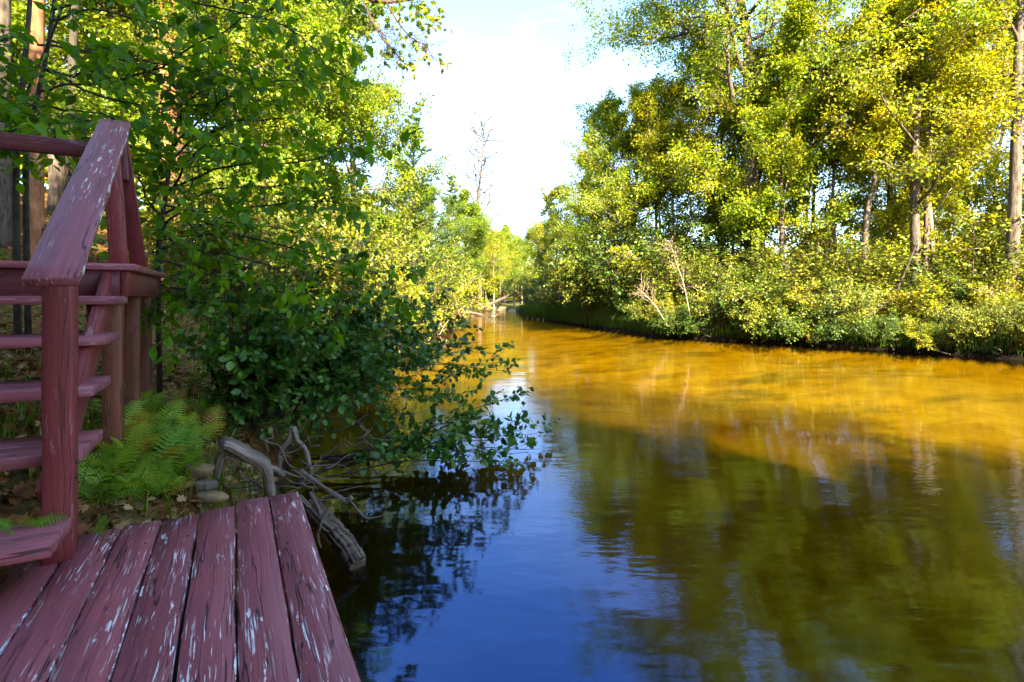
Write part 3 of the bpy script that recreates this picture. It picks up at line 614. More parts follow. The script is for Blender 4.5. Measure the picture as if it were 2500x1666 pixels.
# second, higher understorey row behind the shrubs
us = [(608, 27.5, 1.9), (648, 25, 2.0), (690, 23, 2.0),  (590, 27), (625, 25), (668, 24), (705, 23.5), (735, 22.5), (770, 22), (830, 20.5), (872, 19.5), (905, 20), (948, 18.5), (985, 17.8), (1015, 17.5)]
recs = []
for k, (px, y, *q) in enumerate(us):
    o = copy_tree(shD if px < 720 and k % 2 == 0 else (shA, shC, shD)[k % 3]); o.name = 'understorey_shrub'; x = (px - 512) / F * y
    put(o, x, y, k * 2.3, q[0] if q else (1.2, 1.75, 1.4)[k % 3], cat='shrub', group='tall understorey shrubs on the right bank'); recs.append((px, o))
recs.sort(key=lambda r: -r[0])
for i, (px, o) in enumerate(recs): o['label'] = 'tall understorey shrub behind the right bank bushes, %s from the right edge' % ordinal(i)

# --- left bank, lit trees beyond the shade
oakA = broadleaf('oak_tree', 15, .26, 4.6, .22, 26, 10, 9, 52, .13, M['oak'], M['bark'], bend=.4, up1=.45, ang1=1.15, shape='round')
oakB = broadleaf('oak_tree', 12, .20, 3.6, .15, 26, 9, 8, 52, .125, M['oak'], M['bark'], bend=.4, up1=.4, ang1=1.2, shape='round')
lt = [(oakA, 268, 15.0, .98, 0, 'large sunlit oak whose crown edges the sky gap on the left bank'), (oakB, 240, 12.0, .85, 1, 'yellow green tree left of the large sunlit oak'),
      (oakB, 352, 20.0, .85, 2, 'lower yellow green tree on the left bank in front of the white pine'), (oakA, 235, 18, 1.1, 2.2, 'sunlit oak far behind the sapling leaves'), (oakA, 285, 24, 1.0, 4, 'tall oak behind the yellow green tree on the left bank'),
      (oakB, 170, 14, 1.1, 3, 'yellow green tree on the hillside behind the handrail'), (oakA, 60, 17, 1.0, 5, 'oak high on the hillside at the left edge'), (oakB, 110, 22, 1.2, .5, 'yellow green tree far up the hillside')]
used = set()
for tp, px, y, sc, rz, lab in lt:
    o = tp if tp.name not in used else copy_tree(tp); used.add(tp.name); put(o, (px - 512) / F * y, y, rz, sc, label=lab, group='sunlit trees on the left bank')
pine = conifer('white_pine', 13, .2, .08, 64, M['pine'], M['bark_dark'], 3.0)
put(pine, (414 - 512) / F * 23, 23, 0, .74, label='white pine with layered boughs beside the sky gap')
o = copy_tree(pine); put(o, (452 - 512) / F * 46, 46, 2, .95, label='smaller dark pine farther up the left bank')
dead = bare_tree('bare_dead_tree', 21.5, .28, M['bark'], 46, 4.2, t0=.42)
put(dead, (480 - 512) / F * 56, 56, 0, 1, label='tall bare dead tree standing against the white sky')
fr_ = [(oakB, 462, 50, 1.05), (oakA, 478, 66, .72), (midA, 500, 68, .82), (slB, 494, 58, .9), (oakB, 505, 74, .95), (midA, 522, 72, .75), (slA, 514, 60, .62), (oakB, 425, 40, .75), (midA, 405, 33, .72), (slB, 470, 72, 1.15), (oakB, 540, 52, .7), (oakB, 556, 45, .7), (slB, 486, 64, .8), (oakB, 498, 80, .8), (oakB, 484, 82, .8), (oakB, 510, 84, .8)]
recs = []
for k, (tp, px, y, sc) in enumerate(fr_):
    o = copy_tree(tp); o.name = 'riverbend_tree'; put(o, (px - 512) / F * y, y, k * 1.3, sc, group='distant trees at the river bend'); recs.append((px, o))
recs.sort(key=lambda r: r[0])
for i, (px, o) in enumerate(recs): o['label'] = 'distant yellow green tree at the river bend, %s from the left' % ordinal(i)
# lit understorey on the left bank
ls = [(215, 9.5, 1.0), (250, 11, 1.1), (285, 10, 1.0), (320, 12.5, 1.2), (350, 11.5, 1.1), (382, 14, 1.2), (410, 17, 1.3), (432, 21, 1.3), (448, 26, 1.3), (340, 9, .9), (240, 14, 1.3), (300, 15, 1.4), (365, 17, 1.4), (180, 11, 1.0)]
recs = []
for k, (px, y, sc) in enumerate(ls):
    o = copy_tree(shC if k % 2 else shB); o.name = 'left_bank_shrub'; 
    for ch in o.children: pass
    put(o, (px - 512) / F * y, y, k * 2.1, sc, cat='shrub', group='sunlit shrubs on the left bank'); recs.append((px, o))
recs.sort(key=lambda r: r[0])
for i, (px, o) in enumerate(recs): o['label'] = 'sunlit shrub on the left bank, %s from the left' % ordinal(i); o.name = 'riverside_shrub'
# pine trunks on the hillside at the left
def plain_trunk(name, px, y, r, bark, label, lean=(0, 0), h=13):
    e = empty(name, (0, 0, 0)); P = trunk_path(h, lean, .12, 26); tb = MB(); tubes(tb, P, r * np.linspace(1.08, .5, 26), 14, wob=.035); obj('trunk', tb.mesh('trunk', bark, True), e)
    R = r * np.linspace(1, .3, 26)
    P1, R1, L1, _ = spawn(P[None], R[None], 22, .55, .99, 1.2, 2.4, 7, up=.3, noise=.1, rr=.3); P2, R2, L2, _ = spawn(P1, R1, 9, .2, 1, .8, .9, 5, up=.2)
    cb = MB(); tubes(cb, P1, R1, 4); n = len(P2); nl = 26; t = RNG.random((n, nl)); p, tan = along(P2, t); u = tan * .8 + RNG.normal(size=p.shape) * .6
    stamp(cb, (np.array([[-.04, 0, 0], [.04, 0, 0], [0, 1, 0]]), np.array([[0, 1, 2]])), p.reshape(-1, 3), frames(u.reshape(-1, 3), RNG.normal(size=(n * nl, 3))), .2 * (.7 + .5 * RNG.random(n * nl)), RNG.random(n * nl))
    obj('crown', cb.mesh('crown', M['pine']), e)
    return put(e, (px - 512) / F * y, y, 0, 1, label=label, group='trunks on the left hillside')
plain_trunk('red_pine', 36, 8.6, .105, M['bark_red'], 'reddish pine trunk seen under the upper guard rail', (.25, 0))
plain_trunk('red_pine', 3, 9.5, .12, M['bark'], 'grey pine trunk at the left edge of the picture', (0, 0))
plain_trunk('red_pine', 176, 12, .26, M['bark_red'], 'sunlit pine trunk glimpsed through leaves above the handrail', (-.3, 0))
plain_trunk('red_pine', 70, 11, .09, M['bark_dark'], 'thin dark trunk on the hillside right of the reddish pine', (.2, 0))
# trees of the near bank behind the viewer: their shade lies on the deck and the near water
bt = [(-9.5, -3.5, oakA, .95), (-6.5, -7, oakA, .92), (-2.5, -8.5, oakB, 1.15), (1.5, -9.5, oakA, .9), (5.5, -11.5, oakA, .92), (9.5, -14, oakB, 1.15), (14, -17, oakA, .95), (-13, 1.5, oakA, .85), (-11, -10, oakA, 1.0), (19, -20, oakA, .95), (-4.6, -3.4, oakB, .85), (25, -24, oakA, 1.0), (3.0, -7.6, oakA, .84), (.2, -6.4, oakB, .95), (5.2, -9.2, oakB, 1.0), (-2.2, -6.2, oakA, .78), (8.5, -12, oakA, .86), (12, -15, oakA, .9), (3.5, -12.5, oakA, .98), (-4.5, -10, oakA, 1.0), (16.5, -18, oakB, 1.1), (.0, -12.5, oakB, 1.2), (7, -15.5, oakA, 1.0)]
for k, (x, y, tp, sc) in enumerate(bt):
    o = copy_tree(tp); o.name = 'shade_tree'; put(o, x, y, k * 1.7, sc, label='leafy tree on the near bank behind the viewer, outside the picture', group='shade trees behind the viewer')

# ---------------------------------------------------------------- near saplings: leaves big enough to pick out are objects of their own
def near_plant(name, base, stems, branches, label, cat, mat, bark, leaf_tpl, leaf_size, n2, l2, n3, l3, nl, n_obj=300, r0=.03, droop=.45, up2=.0, hue=None, rb=.012):
    root = empty(name, base, label, cat); sb = MB()
    for S_, r in stems: P = curve(S_, 14); tubes(sb, P, np.linspace(r, r * .45, 14), 8, wob=.02)
    B_ = np.array([curve(b, 12) for b in branches]); B_[:, 1:-1] += RNG.normal(size=(len(B_), 10, 3)) * .012
    RB = rb * np.linspace(1, .25, 12)[None] * np.ones((len(B_), 1)); tubes(sb, B_, RB, 5)
    P2, R2, L2, _ = spawn(B_, RB, n2, .12, 1, .75, l2, 6, up=up2, noise=.14, flat=.75, rr=.6); tubes(sb, P2, np.maximum(R2, .0022), 4, cap=False)
    P3, R3, L3, _ = spawn(P2, R2, n3, .1, 1, .8, l3, 4, up=up2, noise=.14, flat=.75); tubes(sb, P3, np.maximum(R3, .0016), 3, cap=False)
    wobj('stems', sb.mesh('stems', bark, True), root)
    PP = np.concatenate([P3, curve_resample(P2, 4)]); h0 = np.concatenate([.5 * np.repeat(RNG.random(len(P2)), n3) + .5 * RNG.random(len(P3)), RNG.random(len(P2))])
    pos, Fm, sz, hu = leaf_set(PP, nl, leaf_size, t0=.1, spread=.012, droop=droop, up=1.0, hue=h0)
    gzv = ground_z(pos[:, 0], pos[:, 1]); ok = (pos[:, 2] > np.maximum(gzv, 0) + .02) & (pos[:, 1] > .8); pos, Fm, sz, hu = pos[ok], Fm[ok], sz[ok], hu[ok]
    px = 512 + F * pos[:, 0] / pos[:, 1]; py = YH - F * (pos[:, 2] - HC) / pos[:, 1]; vis = (px > 0) & (px < 1024) & (py > 0) & (py < 682)
    score = np.where(vis, sz / pos[:, 1] * (.5 + RNG.random(len(sz))), 0); order = np.argsort(-score); near, rest = order[:n_obj], order[n_obj:]
    cb = MB(); stamp(cb, leaf_tpl, pos[rest], Fm[rest], sz[rest], hu[rest]); fo = wobj('foliage', cb.mesh('foliage', mat), root); fo['kind'] = 'stuff'
    V, T = leaf_tpl; lm = [mesh_np('leaf', V, [T], np.full(len(V), v), mat=mat) for v in (.1, .3, .45, .6, .75, .92)]
    bl = Vector([float(c) for c in base])
    for i in near:
        o = bpy.data.objects.new('leaf', lm[min(5, int(hu[i] * 6))]); COL.objects.link(o); o.parent = root
        A = Fm[i] * sz[i]; p = pos[i]
        o.matrix_basis = Matrix([[A[0][r], A[1][r], A[2][r], p[r] - bl[r]] for r in range(3)] + [[0, 0, 0, 1]])
    return root
def curve_resample(P, m):
    t = np.linspace(0, 1, m)[None].repeat(len(P), 0); return along(P, t)[0]
def pts(l, y0, y1): n = len(l); return [at(a, b, y0 + (y1 - y0) * k / (n - 1)) for k, (a, b) in enumerate(l)]
b1 = at(18, 265, 4.7); b1[2] = gz(b1[0], b1[1]) - .05
st1 = [([b1, at(16, 170, 4.7), at(22, 90, 4.7), at(30, 0, 4.7), at(36, -110, 4.8)], .030), ([b1 + (.1, 0, 0), at(26, 150, 4.6), at(37, 100, 4.6), at(52, 20, 4.6), at(62, -90, 4.7)], .026), ([at(20, 130, 4.65), at(28, 90, 4.6), at(48, 45, 4.5), at(62, 8, 4.4)], .016)]
br1 = [pts([(38, 92), (100, 82), (150, 70), (190, 48), (240, 22), (275, 12)], 4.6, 3.6), pts([(38, 45), (90, 52), (140, 60), (200, 70), (250, 85)], 4.6, 3.9), pts([(36, -30), (120, -15), (220, 8), (290, 28), (318, 52)], 4.7, 3.5),
       pts([(40, -80), (140, -60), (240, -30), (320, 0)], 4.7, 3.8), pts([(25, 120), (60, 140), (100, 140), (135, 165)], 4.6, 3.7), pts([(22, 130), (10, 120), (-20, 125)], 4.6, 4.0), pts([(26, 150), (40, 128), (62, 118), (90, 120)], 4.6, 3.4),
       pts([(50, 20), (90, 10), (140, 20), (190, 30)], 4.6, 4.0), pts([(52, 10), (110, -10), (180, -20), (250, 0)], 4.6, 4.3), pts([(30, 30), (0, 40), (-40, 60)], 4.6, 4.0), pts([(24, 100), (5, 90), (-25, 80)], 4.6, 3.8),
       pts([(45, 70), (110, 100), (170, 105), (230, 100)], 4.6, 4.2), pts([(50, 40), (120, 60), (190, 90), (260, 100), (305, 120)], 4.7, 4.6), pts([(30, 105), (70, 110), (120, 118), (160, 135)], 4.5, 4.4), pts([(26, 150), (10, 150), (-15, 165)], 4.6, 4.2), pts([(30, 60), (60, 75), (95, 70), (130, 95)], 4.6, 3.8)]
near_plant('understorey_sapling', b1, st1, br1, 'slim stemmed sapling at the left edge with green layered branches above the handrail', 'tree', M['sapling'], M['bark_dark'], leaf_near(.30), .105, 7, .42, 4, .2, 4, 300)
b2 = at(160, 330, 4.7); b2[2] = gz(b2[0], b2[1]) - .05
st2 = [([b2, at(158, 260, 4.6), at(165, 200, 4.6), at(172, 150, 4.6), at(184, 90, 4.7)], .026)]
br2 = [pts([(168, 190), (200, 175), (240, 165), (300, 160), (345, 150), (372, 152)], 4.5, 3.8), pts([(165, 205), (200, 213), (260, 205), (320, 200), (355, 208)], 4.5, 3.9), pts([(160, 240), (210, 235), (260, 240), (320, 255), (370, 272), (392, 292)], 4.5, 4.3),
       pts([(158, 260), (200, 270), (250, 285), (300, 298), (335, 312)], 4.5, 4.1), pts([(158, 285), (180, 290), (200, 308), (212, 325)], 4.5, 3.9), pts([(170, 160), (200, 135), (240, 122), (290, 118)], 4.6, 4.1), pts([(160, 220), (145, 195), (135, 165)], 4.5, 4.1),
       pts([(172, 150), (210, 112), (250, 90), (300, 80)], 4.6, 4.0), pts([(174, 130), (190, 100), (220, 80)], 4.6, 4.2), pts([(162, 235), (190, 250), (230, 255), (280, 270)], 4.5, 3.7), pts([(162, 215), (210, 190), (270, 185), (330, 180)], 4.6, 4.6), pts([(158, 265), (150, 280), (160, 300)], 4.5, 4.0),
       pts([(160, 250), (200, 225), (240, 225), (290, 230), (330, 240)], 4.6, 4.8), pts([(158, 275), (200, 290), (250, 310), (280, 330)], 4.6, 4.7), pts([(165, 195), (190, 160), (215, 145), (250, 145)], 4.5, 3.6), pts([(162, 230), (180, 215), (200, 235), (225, 215)], 4.4, 3.5)]
near_plant('understorey_sapling', b2, st2, br2, 'green sapling behind the landing with drooping pointed leaves reaching over the bank', 'tree', M['sapling'], M['bark_dark'], leaf_near(.31), .10, 7, .40, 4, .19, 4, 300)
# dark bush overhanging the water
b3 = np.array([-2.45, 5.0, 0.]); b3[2] = gz(b3[0], b3[1]) - .05
ends = [(215, 330, 4.0), (240, 300, 4.3), (290, 275, 4.6), (335, 262, 5.0), (362, 258, 4.9), (400, 285, 5.3), (438, 300, 5.5), (468, 318, 5.7), (480, 342, 5.6), (462, 372, 5.3), (425, 398, 4.9), (372, 408, 4.5), (318, 410, 4.2), (268, 400, 4.0), (225, 375, 3.8), (240, 350, 3.9),
        (385, 335, 4.5), (335, 335, 4.2), (290, 340, 4.0), (415, 345, 4.9), (500, 362, 5.9), (512, 372, 5.8), (300, 380, 4.0), (350, 375, 4.2), (395, 375, 4.6), (440, 335, 5.0), (260, 325, 4.4), (310, 305, 4.6), (360, 300, 4.8), (255, 425, 3.9), (300, 430, 4.0), (440, 390, 5.1), (410, 310, 5.0), (200, 350, 4.2), (455, 350, 5.1), (430, 365, 4.8), (462, 330, 5.3), (380, 295, 5.1), (395, 400, 4.6), (345, 400, 4.3), (450, 395, 5.0), (475, 365, 5.4), (320, 360, 4.0), (270, 370, 3.9)]
low = [(528, 392, 5.8), (543, 432, 5.5), (520, 425, 5.3), (540, 452, 5.2), (500, 440, 5.1), (505, 468, 4.8), (470, 430, 5.0), (528, 455, 5.1), (490, 415, 5.4)]
brs = []
for (a, b, y) in ends:
    e = at(a, b, y); s = b3 + RNG.normal(size=3) * (.22, .25, .03) + (0, 0, .15); mid = .5 * (s + e) + (0, 0, .18 + .2 * RNG.random()); brs.append([s, mid * .6 + s * .4 + (0, 0, .12), mid, e])
near_plant('overhanging_bush', b3, [([b3, b3 + (.2, -.1, .5), b3 + (.5, -.2, .9)], .03), ([b3 + (-.1, .2, 0), b3 + (.2, .5, .5), b3 + (.7, .8, .9)], .028), ([b3, b3 + (-.2, -.4, .45), b3 + (-.1, -.8, .8)], .025)],
           brs, 'dark green rounded bush leaning out over the river beside the stairs', 'bush', M['alder'], M['twig'], leaf_near(.38, .06, .08), .066, 10, .34, 4, .17, 7, 300, droop=.1, up2=.25, rb=.011)
brs = []
for (a, b, y) in low:
    e = at(a, b, y); e[2] = max(e[2], .06); s = np.array([-1.75, 4.5, .12]) + RNG.normal(size=3) * (.1, .15, .03); mid = .55 * s + .45 * e; mid[2] = max(.16, mid[2] - .05); brs.append([s, mid, .3 * s + .7 * e + (0, 0, .03), e])
near_plant('low_water_branch', (-1.75, 4.5, 0), [([(-1.9, 4.4, .0), (-1.5, 4.7, .12), (-1.0, 4.95, .16)], .02)], brs, 'low leafy branch trailing just above the blue water beside the dark bush', 'bush', M['alder'], M['twig'], leaf_near(.38, .06, .08), .078, 8, .28, 3, .15, 4, 250, droop=.0, up2=.45, rb=.010)

# bough with bare twigs hanging in at the top, from a tree outside the frame
e = empty('overhead_oak', (-6.2, 1.0, gz(-6.2, 1.0)), 'oak bough with half bare twigs hanging in at the top centre', 'tree'); sb = MB()
tr_ = curve([(-6.2, 1.0, gz(-6.2, 1) - .2), (-6.1, 1.1, 4), (-5.8, 1.4, 7), (-5.6, 1.5, 10)], 14); tubes(sb, tr_, np.linspace(.22, .08, 14), 12)
main = np.array([curve([tr_[7], (-4.4, 3.2, 6.6), at(340, -40, 6.0), at(370, 0, 6.2), at(425, -2, 6.4)], 14), curve([at(358, -12, 6.1), at(372, 20, 6.1), at(390, 46, 6.1), at(404, 62, 6.1)], 14),
                 curve([at(385, -1, 6.2), at(398, 22, 6.2), at(412, 38, 6.3), at(428, 46, 6.3)], 14), curve([at(358, -12, 6.1), at(372, 22, 6.0), at(386, 36, 6.0)], 14)])
RM = np.array([np.linspace(.07, .01, 14), np.linspace(.016, .004, 14), np.linspace(.014, .004, 14), np.linspace(.012, .003, 14)]); tubes(sb, main, RM, 6)
P2, R2, L2, _ = spawn(main, RM, 14, .4, 1, .7, .34, 7, up=-.35, noise=.22, rmax=.006); tubes(sb, P2, np.maximum(R2, .003), 4); P3, R3, L3, _ = spawn(P2, R2, 5, .2, 1, .8, .2, 5, up=-.2, noise=.25); tubes(sb, P3, np.maximum(R3, .002), 3)
wobj('trunk', sb.mesh('trunk', M['twig'], True), e)
keep = (P3[:, 0, 2] > at(0, 22, 6)[2]) | (RNG.random(len(P3)) < .12); cb = MB(); pos, Fm, sz, hu = leaf_set(P3[keep], 6, .085, spread=.05, droop=.4); stamp(cb, leaf_lobed(), pos, Fm, sz, hu)
P1, R1, L1, _ = spawn(tr_[None], np.linspace(.2, .08, 14)[None], 16, .45, 1, 1.0, 2.6, 7, up=.4); Pb, Rb, Lb, _ = spawn(P1, R1, 9, .2, 1, .8, 1.0, 5); pos, Fm, sz, hu = leaf_set(Pb, 30, .14, spread=.2)
q = (512 + F * pos[:, 0] / np.maximum(pos[:, 1], .1) < 330) | (pos[:, 1] < .5); stamp(cb, leaf_small(), pos[q], Fm[q], sz[q], hu[q])
wobj('crown', cb.mesh('crown', M['oak']), e)

# ---------------------------------------------------------------- ferns
def frond_mesh(hue, L_=.5, arch=.5, pairs=15):
    mb = MB(); t = np.linspace(0, 1, 12); P = np.stack([0 * t, L_ * (t - .12 * t ** 3), L_ * arch * (1.3 * t - 1.25 * t ** 2)], 1); tubes(mb, P, np.linspace(.0035, .0008, 12), 4, rnd=[.6])
    pr = []
    for k in range(pairs):
        u = .10 + .88 * k / pairs; c, tan = along(P[None], np.array([[u]])); c = c[0, 0]; w = L_ * .26 * math.sin(math.pi * min(1, u * .75 + .28)) * (.9 + .2 * RNG.random())
        for sg in (-1, 1):
            n = 6; V = []; T = []
            d = np.array([sg * .93, .36, .05 - .10 * u]); side = np.array([-.36 * sg, .93, 0]) if True else None
            for j in range(n + 1):
                q = j / n; cc = c + d * w * q + np.array([0, 0, -.06 * w * q * q * 3]); hw = w * .115 * (1 - q) ** .6 * (1.0 if j % 2 else .42) + .0008
                V += [cc - side * hw, cc + side * hw]
            for j in range(n): T += [[2 * j, 2 * j + 1, 2 * j + 3], [2 * j, 2 * j + 3, 2 * j + 2]]
            mb.add(V, tris=T, rnd=np.clip(hue + RNG.normal() * .08, 0, 1))
    return mb.mesh('frond', M['fern'])
FR = [frond_mesh(h, .46, a) for h, a in ((.25, .5), (.4, .42), (.5, .6), (.62, .35), (.78, .5), (.97, .4))]
fspots = [(96, 498, .7), (112, 470, .85), (128, 440, .9), (118, 410, .9), (145, 425, 1.0), (150, 462, .95), (165, 440, 1.0), (172, 470, .8), (185, 430, .95), (140, 395, .9), (165, 408, .9), (130, 488, .7), (158, 490, .6), (108, 440, .8), (190, 452, .7), (195, 415, .8), (104, 485, .6), (182, 478, .55), (125, 455, .8), (150, 440, .9), (98, 470, .6), (112, 492, .55), (142, 478, .6), (170, 488, .5), (120, 425, .8), (178, 448, .7), (160, 425, .8), (150, 408, .8), (205, 432, .8), (215, 410, .9), (228, 436, .6)]
def ray_ground(px, py):
    for y in np.arange(1.2, 30, .02):
        p = at(px, py, y)
        if p[2] <= ground_z(p[:1], p[1:2])[0]: return p
    return p
def make_fern(base, sc, k):
    f = empty('fern', base); n = 5 + k % 2
    for j in range(n):
        o = obj('frond', FR[(j * 5 + k * 3) % 5 if RNG.random() > .15 else 5], f); s = sc * (.75 + .5 * RNG.random())
        o.rotation_euler = (math.radians(4 + 52 * RNG.random()), 0.3 * RNG.normal(), j * 2 * math.pi / n + RNG.random() * .6); o.scale = (s, s, s)
    return f
fl = []
for k, (px, py, sc) in enumerate(fspots):
    p = ray_ground(px, py + 14 * sc); fl.append((px, make_fern(p, sc * .84, k)))
fl.sort(key=lambda r: r[0])
for i, (px, o) in enumerate(fl): tag(o, 'green fern on the bank between stairs and deck end, %s from the left' % ordinal(i), 'fern', 'ferns beside the stairs')
for k, (t, s, lab) in enumerate(((-.98, -.34, 'small fern hanging over the lowest stair tread at the post'), (-1.15, -.30, 'small fern at the left edge over the lowest tread'), (-.80, -.12, 'small fern at the right side of the stair post foot'))):
    b = dk(t, s); o = make_fern((b[0], b[1], DZ + (.13 if k < 2 else -.05)), .36, k); tag(o, lab, 'fern', 'small ferns at the stair foot')

# broad leaved weeds among the ferns, goldenrod
def weed(base, h, n, lab, mat, w=.3, ls=.07):
    e = empty('leafy_weed', base, lab, 'plant'); mb = MB(); lv = MB(); lp = leaf_near(w)
    mesh_l = [mesh_np('leaf', lp[0], [lp[1]], np.full(len(lp[0]), v), mat=mat) for v in (.3, .6, .85)]
    for k in range(n):
        a = RNG.random() * 6.28; tip = np.array([math.cos(a) * h * .35, math.sin(a) * h * .35, h * (.7 + .4 * RNG.random())]); P = curve([(0, 0, 0), tip * (.25, .25, .55), tip], 8); tubes(mb, P, np.linspace(.003, .0012, 8), 4)
        for j in range(9):
            u = .25 + .75 * j / 8; c, tan = along(P[None], np.array([[u]])); aa = j * 2.4; d = np.array([math.cos(aa), math.sin(aa), .25]); Fm = frames(d[None], np.array([[0, 0, 1.]]))[0] * ls * (1.1 - .5 * u)
            o = obj('leaf', mesh_l[(j + k) % 3], e); p = c[0, 0]; o.matrix_basis = Matrix([[Fm[0][r], Fm[1][r], Fm[2][r], p[r]] for r in range(3)] + [[0, 0, 0, 1]])
    obj('stalk', mb.mesh('stalk', M['twig']), e); return e
for px, py, h, n, lab, w, ls in ((215, 415, .35, 4, 'leafy green weed in front of the dark bush above the bent stump', .3, .09), (240, 425, .35, 4, 'leafy green weed right of the ferns behind the bent stump', .32, .09), (88, 450, .3, 3, 'bright green weed beside the stair tread end', .35, .08), (105, 505, .2, 3, 'low green weed at the deck corner by the stair post', .3, .07),
                          (170, 385, .5, 3, 'yellow tipped goldenrod stalk above the ferns', .12, .06), (126, 380, .45, 3, 'thin leaved stalk in front of the landing legs', .14, .06), (200, 390, .45, 3, 'narrow leaved stalk right of the goldenrod', .14, .07), (188, 402, .32, 4, 'broad leaved weed between the landing legs and the dark bush', .34, .09), (205, 420, .28, 4, 'broad leaved weed just above the tilted tan stone', .34, .085), (228, 405, .34, 4, 'leafy weed half under the dark bush', .32, .09), (255, 432, .3, 4, 'leafy weed directly above the bent stump', .34, .09), (175, 372, .4, 4, 'leafy weed in the shade behind the ferns', .32, .09), (212, 385, .4, 4, 'leafy weed at the left foot of the dark bush', .32, .09)):
    p = ray_ground(px, py); weed(p, h, n, lab, M['fern'] if w < .2 else M['sapling'], w, ls)

# ---------------------------------------------------------------- driftwood at the deck end
def limb_mesh(name, P, r0, r1, mat, sides, ridge, m=30):
    """weathered limb: lengthwise ridges and furrows, girth and length kept as attributes for the bark"""
    C = curve(P, m); Lg = np.concatenate([[0], np.cumsum(np.linalg.norm(np.diff(C, axis=0), axis=1))]); C[1:-1] += RNG.normal(size=(m - 2, 3)) * r0 * .05
    Tn = nrm(np.gradient(C, axis=0)); e1 = np.empty_like(C); v = np.array([.31, .2, .93]); 
    for k in range(m): v = nrm(v - Tn[k] * (v @ Tn[k])); e1[k] = v
    e2 = np.cross(Tn, e1); a = np.arange(sides) / sides * 2 * np.pi; ph = RNG.random(4) * 6.28
    prof = RNG.normal(size=sides) * ridge; drift = np.cumsum(RNG.normal(size=(m, sides)) * ridge * .35, 0); drift -= drift.mean(1, keepdims=True); drift = np.clip(drift, -1.6 * ridge, 1.6 * ridge)
    lump = .10 * np.sin(a[None] * 2 + ph[0] + Lg[:, None] / r0 * .25) + .07 * np.sin(Lg[:, None] / r0 * .5 + ph[1])
    rr = np.linspace(r0, r1, m)[:, None] * (1 + prof[None] + drift + lump); ends = np.clip(1 - .10 * RNG.random(sides), 0, 1); rr[0] *= ends; rr[-1] *= ends
    V = C[:, None] + rr[..., None] * (np.cos(a)[None, :, None] * e1[:, None] + np.sin(a)[None, :, None] * e2[:, None])
    i_ = np.arange(sides); j_ = (i_ + 1) % sides; Q = np.concatenate([np.stack([i_ + sides * k, j_ + sides * k, j_ + sides * k + sides, i_ + sides * k + sides], 1) for k in range(m - 1)])
    V = V.reshape(-1, 3); n0 = len(V); V = np.vstack([V, C[:1] + Tn[:1] * r0 * .08, C[-1:] - Tn[-1:] * r1 * .08])
    T = np.concatenate([np.stack([np.full(sides, n0), j_, i_], 1), np.stack([np.full(sides, n0 + 1), i_ + sides * (m - 1), j_ + sides * (m - 1)], 1)])
    cx = np.concatenate([np.tile(np.cos(a) * r0, m), [0, 0]]); cy_ = np.concatenate([np.tile(np.sin(a) * r0, m), [0, 0]]); cl = np.concatenate([np.repeat(Lg, sides), [0, Lg[-1]]])
    return mesh_np(name, V, [Q, T], smooth=False, mat=mat, extra={'cx': cx + ph[2], 'cy': cy_ + ph[3], 'cl': cl})
def wood(name, label, pieces, mat, cat='driftwood', sides=14, wob=.06, cutmat=None):
    base = np.asarray(pieces[0][0][0], float); e = empty(name, base, label, cat)
    for P, r0, r1, nm in pieces: wobj(nm, limb_mesh(nm, P, r0, r1, mat, sides, wob, 30 if r0 > .01 else 12), e)
    return e
wood('bent_stump', 'bent grey weathered stump with a sawn end behind the deck', [([at(270, 498, 2.95), at(268, 478, 2.95), at(263, 464, 2.93), at(248, 455, 2.9), at(232, 446, 2.85), at(222, 443, 2.8)], .034, .033, 'stem'), ([at(266, 468, 2.95), at(276, 470, 2.98), at(284, 476, 3.0)], .022, .012, 'limb'),
     ([at(232, 449, 2.85), at(222, 455, 2.84), at(219, 468, 2.84), at(217, 478, 2.85)], .018, .013, 'limb')], M['drift'], sides=26, wob=.075)
wood('forked_driftwood', 'pale forked dead branch standing right of the bent stump', [([at(293, 427, 3.2), at(289, 440, 3.2), at(281, 452, 3.2), at(278, 476, 3.2)], .018, .012, 'fork'), ([at(293, 427, 3.2), at(297, 440, 3.2), at(306, 452, 3.2), at(311, 478, 3.2)], .018, .013, 'fork')], M['drift'])
wood('bark_log', 'thick log with furrowed bark sloping into the dark water at the deck corner', [([at(306, 503, 3.15), at(328, 524, 3.12), at(345, 545, 3.08), at(358, 566, 3.02)], .066, .060, 'stem')], M['log'], 'log', sides=44, wob=.085)
wood('knobby_branch', 'dark crooked branch with a knob reaching over the water from the log', [([at(300, 470, 3.1), at(325, 488, 3.1), at(345, 500, 3.1), at(352, 497, 3.1)], .011, .017, 'limb'), ([at(350, 501, 3.1), at(362, 515, 3.1), at(372, 518, 3.12), at(396, 512, 3.15)], .008, .004, 'limb'), ([at(310, 492, 3.1), at(320, 512, 3.08), at(318, 535, 3.06), at(321, 548, 3.05)], .010, .006, 'limb'), ([at(330, 508, 3.08), at(322, 520, 3.05), at(319, 532, 3.05)], .010, .007, 'limb')], M['drift'])
tw = []
